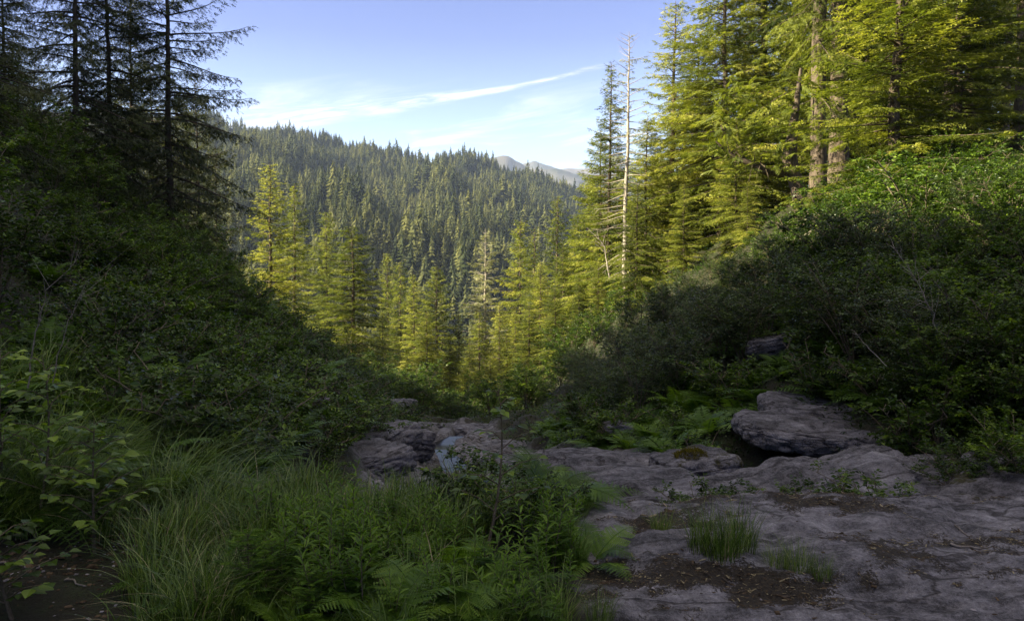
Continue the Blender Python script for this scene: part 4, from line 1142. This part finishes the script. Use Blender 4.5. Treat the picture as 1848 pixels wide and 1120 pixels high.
for i in range(16):
    px = 1225 + i * 26; x = at(px, 800, 10.0).x
    put(random.choice(LOW + FS[:2]), 'hollow_plant', x, 9.75 + .4 * random.random(), random.uniform(.3, .5), 'small plant in the dark hollow between the overhanging boulder and the long ledge', 'plants in the hollow under the boulder', 'plant', tilt=.2)


# water, following the cut channel
def water():
    yy = np.linspace(CY[0], CY[-1], 110); m = 9; V = []
    a = np.interp(yy, CY, CX0) - .25; b = np.interp(yy, CY, CX1) + .25; z = np.interp(yy, CY, CZ)
    for k in range(len(yy)):
        for j in range(m): V.append((a[k] + (b[k] - a[k]) * j / (m - 1), yy[k], z[k]))
    i = (np.arange(len(yy) - 1)[:, None] * m + np.arange(m - 1)[None]).ravel()
    T = np.concatenate([np.stack([i, i + 1, i + m + 1], -1), np.stack([i, i + m + 1, i + m], -1)])
    tag(link('water', mesh_from('water', np.array(V, float), T, [make_water()], smooth=True)), kind='structure')


water()

# ------------------------------------------------------------------ foreground plants
def front(px, py):
    """ground point seen at a pixel, on the level foreground"""
    y = EYE * FPX / max(40, (py - 500)); return at(px, py, y).x, y


# upright leafy herbs
rr = np.random.default_rng(21)
n = 0
while n < 62:
    px, py = rr.uniform(500, 820), rr.uniform(985, 1150); x, y = front(px, py)
    if y < 3.2 or rk(x, y) > .3: continue
    put(random.choice(HB), 'leafy_herb', x, y, rr.uniform(.6, .9) * (.8 if px > 680 else 1), 'upright herb with narrow leaves in the patch left of the ferns in front', 'upright herbs in the front plants', 'herb', tilt=.12); n += 1
for px, py, s in [(880, 1075, .75), (955, 1060, .8), (905, 1120, .7), (1000, 1050, .75), (960, 1010, .7), (985, 1090, .6), (990, 1130, .6), (960, 1160, .65), (1010, 1010, .8), (930, 1090, .7), (1020, 1085, .5), (975, 1030, .8)]:
    x, y = front(px, py); put(random.choice(HB), 'leafy_herb', x, y, s, 'upright herb at the edge of the slab right of the ferns', 'herbs along the slab edge', 'herb', tilt=.2)
rq = np.random.default_rng(5)
for k in range(26):
    y = rq.uniform(3.2, 5.2); x = .12 + .06 * (y - 3) + abs(rq.normal(0, .16)); K = rq.random()
    P_, kd, ct, nm = (random.choice(HB), 'leafy_herb', 'herb', 'herbs') if K < .45 else ((TF[k % 3], 'grass_tuft', 'grass tuft', 'grass tufts') if K < .75 else (FD[k % 3], 'fern', 'fern', 'ferns'))
    put(P_, kd, x, y, rq.uniform(.3, .62), 'small %s creeping out over the left edge of the slab' % ct, 'small %s on the left edge of the slab' % nm, ct, tilt=.2)
SEED = tree_proto('spruce_seedling', conifer(71, 4, 1.7, 60, .05, .2, .3, .2, .7, SPRAYS, .7, 0, feather=.42, wscale=.6), STEM, FERN)
for px, py, h in [(450, 1125, .42), (492, 1105, .36), (560, 1140, .3)]:
    x, y = front(px, py); place_tree(SEED, 'spruce_seedling', x, y, h, 'small bright spruce seedling among the herbs near the bottom edge', 'spruce seedlings in front', cat='seedling', sink=.02)
# ferns in front
for i, (px, py, s) in enumerate([(760, 1150, .72), (860, 1120, .75), (815, 1060, .7), (690, 1130, .62), (905, 1160, .6), (700, 1180, .7)]):
    x, y = front(px, py); put(FD[i % 3], 'fern', x, y, s, 'feathery fern in the clump at the bottom centre, left of the slab', 'ferns at the bottom centre', 'fern', tilt=.15)
for i, (px, py, s) in enumerate([(380, 1130, .5), (330, 1060, .5), (520, 1150, .45), (430, 1010, .5), (590, 1000, .5)]):
    x, y = front(px, py); put(FD[i % 3], 'fern', x, y, s, 'small fern between the gravel and the upright herbs', 'small ferns beside the gravel', 'fern', tilt=.15)
for i, (px, Y, s, z) in enumerate([(985, 5.2, .95, 0), (950, 5.6, .8, 0), (1010, 5.5, .75, 0)]):
    x = at(px, 800, Y).x; put(FD[i % 3], 'fern', x, Y, s, 'tall fern leaning over the slab edge beyond the slender sapling', 'ferns behind the sapling', 'fern', tilt=.15)
for i, (x, y, s) in enumerate([(-3.1, 4.6, 1.1), (-3.6, 5.2, 1.15), (-2.9, 5.6, 1.0), (-3.9, 4.6, 1.3), (-4.3, 5.8, 1.2), (-3.3, 6.3, 1.0), (-2.5, 5.0, .8)]):
    put(FD[i % 3], 'fern', x, y, s, 'large fern behind the arching grass at the left edge', 'ferns at the left edge', 'fern', tilt=.12)


# grass meadow, one sheet of blades
def meadow():
    ac = Acc(); r = np.random.default_rng(31)
    for k in range(230):
        px, py = r.uniform(-150, 900), r.uniform(800, 1190); x, y = front(px, py); y = min(y, 7.5); x = at(px, py, y).x
        if rk(x, y) > .35: continue
        if px < 255 and py > 985: continue
        if py > 1020 and 480 < px < 880 and r.random() < .6: continue
        left = px < 420 and py < 960
        V, T, c = blades(r, int(r.uniform(60, 110)), r.uniform(.45, .68) if left else r.uniform(.2, .45), .16, w=.0095 if left else .007, arch=.95 if left else .6, lean=(.3, -.08) if left else (.08, -.02), seg=7)
        V = V + (x, y, 0); V[:, 2] += np.repeat(ground(V[::14, 0], V[::14, 1]), 14); ac.add(V, T, c, 0)
        if r.random() < .4:
            V, T, c = blades(r, 5, .4, .15, w=.006, arch=.8, seg=7); V = V + (x, y, 0); V[:, 2] += gz(x, y); ac.add(V, T, c, 1)
    tag(link('grass', ac.mesh('grass', [GRASSM, STRAW])), 'long arching green grass filling the left foreground', 'grass', kind='stuff')


meadow()
for i, (px, py, s) in enumerate([(1305, 1045, .62), (1335, 1030, .6), (1270, 1030, .55)]):
    x, y = front(px, py); put(TF[i % 3], 'grass_tuft', x, y, s, ['dense dark green grass tuft standing on the middle of the slab', 'grass tuft on the right side of the dense dark tuft on the slab', 'grass tuft on the left side of the dense dark tuft on the slab'][i], 'grass tufts on the slab', 'grass tuft')
for i, (px, py, s, lb) in enumerate([(1195, 975, .42, 'thin grass tuft on the slab near the edge of the plants'), (1440, 1060, .42, 'lighter grass tuft just right of the dense dark one'), (1480, 1072, .32, 'short grass tuft trailing right of the lighter tuft'), (1400, 1050, .38, 'low grass between the dense dark tuft and the lighter one')]):
    x, y = front(px, py); put(TF[i % 3], 'grass_tuft', x, y, s, lb, 'grass tufts on the slab', 'grass tuft')
for i, (px, py, s) in enumerate([(30, 985, .75), (110, 960, .7), (200, 955, .65), (-40, 1000, .85), (280, 975, .5)]):
    x, y = front(px, py); put(TL[i % 3], 'grass_tuft', x, y, s * .8, 'big tussock of long arching grass behind the gravel at lower left', 'arching tussocks at lower left', 'grass tuft', rz=.2 * i, tilt=.05)
# plants on the brink of the slab
for i, (px, s, lb) in enumerate([(1490, .48, 'leafy clump on a root mound at the far edge of the slab'), (1270, .42, 'pale flowering clump at the far edge of the slab, left of the mound'), (1320, .42, 'leafy clump beside the pale flowering one at the slab edge'), (1385, .4, 'small leafy clump between the flowering one and the root mound'), (1590, .5, 'pale flowering herb at the far edge of the slab, right of the root mound'), (1240, .36, 'leftmost pale leafy clump on the far edge of the slab')]):
    x = at(px, 900, 5.75).x; put(LOW[i % 3], 'leafy_clump', x, 5.75, s * 1.25, lb, 'clumps on the far edge of the slab', 'plant', dz=-.08)
    if i in (0, 2, 4): put(TF[i % 3], 'grass_tuft', x + .1, 5.7, .32, 'thin grass tuft growing beside the ' + ['leafy clump on the root mound', '', 'leafy clump at the slab edge', '', 'flowering herb right of the root mound'][i], 'grass on the far slab edge', 'grass tuft')


# broad leaved sapling in the middle
def sapling(seed, H, leafs, n, spread, lf_sz, mat=LEAF):
    r = np.random.default_rng(seed); st = Acc(); lf = Acc(); s = np.linspace(0, 1, 9)
    main = np.stack([.12 * H * np.sin(s * 2.2), .03 * s, H * s], -1); st.tube(main, .009 * (1 - s) + .002, 5)
    O = []; D = []; S = []
    for b in range(n):
        q = .25 + .73 * b / n; p = np.array([np.interp(q, s, main[:, j]) for j in range(3)]); az = b * 2.4 + r.normal(0, .3); l = spread * (1.15 - q) * r.uniform(.7, 1.1)
        d = np.array([math.cos(az), math.sin(az), .45]); e = p + d * l; st.tube([p, p + d * l * .5 + (0, 0, .02), e], [.004, .003, .0015], 4)
        for k in range(leafs):
            f = (k + 1) / leafs; O.append(p + (e - p) * f); a = az + (1 if k % 2 else -1) * .9 * (k < leafs - 1) + r.normal(0, .2); D.append((math.cos(a), math.sin(a), r.uniform(-.3, .15))); S.append(lf_sz * r.uniform(.7, 1.15))
    O, D, S = map(np.array, (O, D, S)); lf.inst(leaf_proto(.8, .1), frames(D, np.array([0, 0, 1.]) + r.normal(0, .2, D.shape), S, S), O, np.clip(r.normal(.6, .2, len(O)), 0, 1))
    return dict(stem=st.mesh('sapling_stem', [STEM], True), leaves=lf.mesh('sapling_leaves', [mat]))


x = at(872, 900, 4.0).x
put(sapling(1, 1.02, 5, 15, .32, .062), 'sapling', x, 4.0, 1, 'slender broad leaved sapling rising above the plants in the middle of the foreground', None, 'sapling', rz=.4)
put(NS[0], 'leafy_bush', x + .12, 4.3, .36, 'dark leafy bush around the foot of the slender sapling', None, 'shrub')
put(NS[1], 'leafy_bush', x + .34, 4.5, .34, 'dark leafy bush right of the slender sapling above the slab edge', None, 'shrub')
put(NS[2], 'leafy_bush', x - .15, 4.9, .4, 'leafy bush beyond the slender sapling', None, 'shrub')
# big leaved saplings at the left edge
for i, (px, py, Y, H, lb) in enumerate([(60, 980, 4.3, 1.35, 'large leaved sapling with bent stem at the left edge'), (170, 980, 4.2, 1.0, 'large leaved sapling leaning over the grass right of the left edge one'), (10, 980, 4.6, 1.3, 'large leaved sapling half cut by the left edge'), (20, 900, 3.4, .6, 'low big leaved plant at the left edge of the gravel')]):
    x = at(px, py, Y).x; put(sapling(10 + i, H * .85, 7, 20, .42, .072, LEAF), 'sapling', x, Y, 1, lb, 'big leaved saplings at the left', 'sapling')
for i, (px, Y, s, lb) in enumerate([(400, 7.6, .62, 'pale tipped bush standing at the end of the left grass'), (470, 8.0, .6, 'pale leafy bush right of the pale tipped one beyond the grass'), (350, 7.2, .5, 'broad leaved bush in front of the pale tipped one beyond the grass'), (430, 9.3, .75, 'leafy bush behind the pale tipped one')]):
    x = at(px, 800, Y).x; put(NS[i % 3], 'leafy_bush', x, Y, s, lb, 'bushes beyond the left grass', 'shrub')


# bare pale branches
def bare(seed, pts, r0, n, label, mat=TWIG_PALE, spread=.4):
    r = np.random.default_rng(seed); ac = Acc(); pts = np.array(pts, float); t = np.linspace(0, 1, len(pts)); q = np.linspace(0, 1, 14)
    c = np.stack([np.interp(q, t, pts[:, j]) for j in range(3)], -1); L = np.linalg.norm(pts[-1] - pts[0]); c[1:] += r.normal(0, .008 * L, (13, 3))
    ac.tube(c, r0 * (1 - q * .85), 5); ax = norm(pts[-1] - pts[0])
    for k in range(n):
        f = r.uniform(.25, .98); p = np.array([np.interp(f, q, c[:, j]) for j in range(3)]); d = norm(ax + r.normal(0, spread, 3) * 1.4); l = L * r.uniform(.12, .4) * (1.1 - f * .6)
        m = p + d * l * .5 + r.normal(0, .02 * l, 3); e = p + d * l + r.normal(0, .08 * l, 3); ac.tube([p, m, e], [r0 * .4, r0 * .28, r0 * .12], 4)
        if r.random() < .7:
            d2 = norm(d + r.normal(0, .5, 3)); ac.tube([m, m + d2 * l * .4], [r0 * .2, r0 * .08], 3)
    o = link('bare_branch', ac.mesh('bare_branch', [mat], True)); tag(o, label, 'branch')


bare(1, [P3(50, 700, 4.5), P3(62, 610, 4.5), P3(85, 530, 4.5), P3(150, 450, 4.6)], .006, 8, 'pale bare forked branch standing up at the left edge')
bare(2, [P3(95, 690, 4.2), P3(120, 590, 4.2), P3(150, 520, 4.2), P3(255, 425, 4.3)], .0035, 5, 'thin bare stem arching right beside the pale forked branch')
bare(3, [P3(1700, 625, 10.5), P3(1680, 560, 10.5), P3(1655, 510, 10.6), P3(1610, 440, 10.7)], .011, 26, 'spray of bleached bare twigs on the right slope')
bare(4, [P3(1560, 590, 14), P3(1600, 560, 14), P3(1640, 530, 14.2)], .009, 16, 'tangle of grey twigs just left of the bleached spray')
bare(5, [P3(1590, 447, 23), P3(1530, 436, 23), P3(1480, 415, 23), P3(1440, 395, 23)], .05, 22, 'pale fallen branch lying under the sunlit bushes', BARK_PALE)
bare(6, [P3(1600, 660, 10), P3(1560, 620, 10.2), P3(1545, 600, 10.4)], .007, 5, 'short pale stick leaning among the leaves below the bleached spray')
bare(7, [P3(1100, 500, 44), P3(1090, 440, 44), P3(1060, 410, 44)], .05, 8, 'pale dead bough curving down left of the snag', BARK_PALE)


# loose sticks on the slab
def stick(seed, a, b, r0, label, mat=TWIG_PALE):
    r = np.random.default_rng(seed); A = np.array([*front(*a), 0]); B = np.array([*front(*b), 0]); q = np.linspace(0, 1, 9)[:, None]; c = A + (B - A) * q; c[:, :2] += r.normal(0, .006, (9, 2))
    c[:, 2] = ground(c[:, 0], c[:, 1]) + r0 * 1.2; ac = Acc(); ac.tube(c, r0 * (1 - .5 * q[:, 0]), 6)
    tag(link('stick', ac.mesh('stick', [mat], True)), label, 'stick')


stick(1, (1715, 1005), (1787, 1022), .009, 'pale straight stick on the right part of the slab')
stick(2, (1722, 964), (1752, 985), .006, 'short curved stick in the litter patch beyond the straight stick')
stick(3, (1612, 955), (1660, 968), .005, 'thin grey stick on the slab left of the litter patch')
stick(4, (0, 1045), (50, 1052), .008, 'pale stick in the gravel at the left edge')
stick(5, (30, 1098), (65, 1092), .008, 'short pale stick at the bottom of the gravel')
stick(6, (120, 1068), (150, 1082), .006, 'small grey twig lying in the middle of the gravel')


def chips(name, label, box, n, size, mats, elong=2.5, patch=None, seed=0, lift=.004):
    r = np.random.default_rng(seed); x = r.uniform(box[0], box[1], n); y = r.uniform(box[2], box[3], n)
    if patch is not None: k = patch(x, y, r.random(n)); x, y = x[k], y[k]
    n = len(x); z = ground(x, y)
    V = np.array([(-.5, -.5, -.2), (.5, -.45, -.2), (.45, .5, -.2), (-.5, .4, -.2), (-.3, -.35, .25), (.35, -.3, .2), (.3, .35, .28), (-.35, .3, .2)])
    T = np.array([(4, 5, 6), (4, 6, 7), (0, 1, 5), (0, 5, 4), (1, 2, 6), (1, 6, 5), (2, 3, 7), (2, 7, 6), (3, 0, 4), (3, 4, 7)])
    a = r.uniform(0, 6.28, n); D = np.stack([np.cos(a), np.sin(a), r.normal(0, .15, n)], -1); s = size * r.lognormal(0, .55, n); e = elong * r.uniform(.5, 1.4, n)
    ac = Acc(); g = r.integers(0, len(mats), n)
    for k in range(len(mats)):
        m = g == k; ac.inst((V, T), frames(D[m], np.array([0, 0, 1.]) + r.normal(0, .25, (m.sum(), 3)), s[m], s[m] * e[m], s[m] * .6), np.stack([x, y, z + lift], -1)[m], r.random(m.sum()), k)
    tag(link(name, ac.mesh(name, mats)), label, name.replace('_', ' '), kind='stuff')


STONE = simple('grey_gravel', (.1, .09, .09), (.33, .3, .3), 8)
WOODC = simple('brown_bark_bits', (.03, .02, .012), (.12, .085, .05), 12)
chips('gravel', 'grey pebbles and flakes scattered in the lower left corner', (-3.2, -1.2, 2.9, 4.9), 5200, .009, [STONE, WOODC, WOODC, WOODC], 1.5, lambda x, y, q: (x < -1.25 - .1 * (y - 3.5) + .1 * np.sin(y * 5)) & (q < .35 + .9 * fbm(x * 2, y * 2, 3, 3)), 1)
chips('leaf_litter', 'brown needles and bark bits lying in patches on the slab', (.0, 5.2, 2.9, 6.0), 90000, .0028, [WOODC, STRAW, WOODC, BARK_DARK], 5, lambda x, y, q: (rocky(x, y) > .5) & (q < (debris_field(x, y) - .40) * 3.0 + .05), 2, .002)
chips('pebbles', 'small loose stones lying on the slab', (.2, 5.2, 2.9, 6.0), 260, .012, [STONE, WOODC], 1.3, lambda x, y, q: rocky(x, y) > .5, 3)
chips('gravel', 'stones lying along the stream bed', (-3, 2, 7, 24), 3000, .035, [STONE, STONE, WOODC], 1.3, lambda x, y, q: (rocky(x, y) > .5) & (q < .5), 4)


# moss cushions
def moss(px, py, Y, rad, h, label, seed, n=2600):
    r = np.random.default_rng(seed); v = at(px, py, Y); a = r.uniform(0, 6.28, n); q = np.sqrt(r.random(n)); x = np.cos(a) * q * rad; y = np.sin(a) * q * rad * .7; z = h * (1 - q ** 2) + .04 * fbm(x * 5, y * 5, 1, 2)
    ac = Acc(); D = np.stack([x, y, np.full(n, .25)], -1) + r.normal(0, .2, (n, 3)); ac.inst(LEAF4, frames(D, np.array([0, 0, 1.]) + r.normal(0, .6, (n, 3)), .02, r.uniform(.03, .07, n)), np.stack([x, y, z], -1), r.random(n))
    o = link('moss_cushion', ac.mesh('moss', [MOSS]), None, v); tag(o, label, 'moss')


moss(1253, 838, 9.9, .42, .16, 'golden green moss cushion on the rock left of the long ledge', 1)
moss(1505, 925, 5.6, .16, .07, 'dark root and moss mound at the far edge of the slab', 2, 900)

# ------------------------------------------------------------------ haze in the air of the valley
HAZE = True
if HAZE:
    x0, x1, y0, y1, z0, z1 = -3000, 3000, -500, 6100, -160, 860
    V = [(x, y, z) for z in (z0, z1) for y in (y0, y1) for x in (x0, x1)]
    T = [(0, 2, 3), (0, 3, 1), (4, 5, 7), (4, 7, 6), (0, 1, 5), (0, 5, 4), (2, 6, 7), (2, 7, 3), (0, 4, 6), (0, 6, 2), (1, 3, 7), (1, 7, 5)]
    m = bpy.data.materials.new('valley_haze'); m.use_nodes = True; N = m.node_tree.nodes
    N.remove(N['Principled BSDF']); pv = N.new('ShaderNodeVolumePrincipled'); pv.inputs['Density'].default_value = .95e-4; pv.inputs['Color'].default_value = (.56, .7, 1, 1); pv.inputs['Anisotropy'].default_value = .0
    m.node_tree.links.new(pv.outputs[0], N['Material Output'].inputs['Volume'])
    tag(link('haze', mesh_from('haze', V, T, [m])), 'thin blue haze filling the valley air', 'haze', kind='stuff')
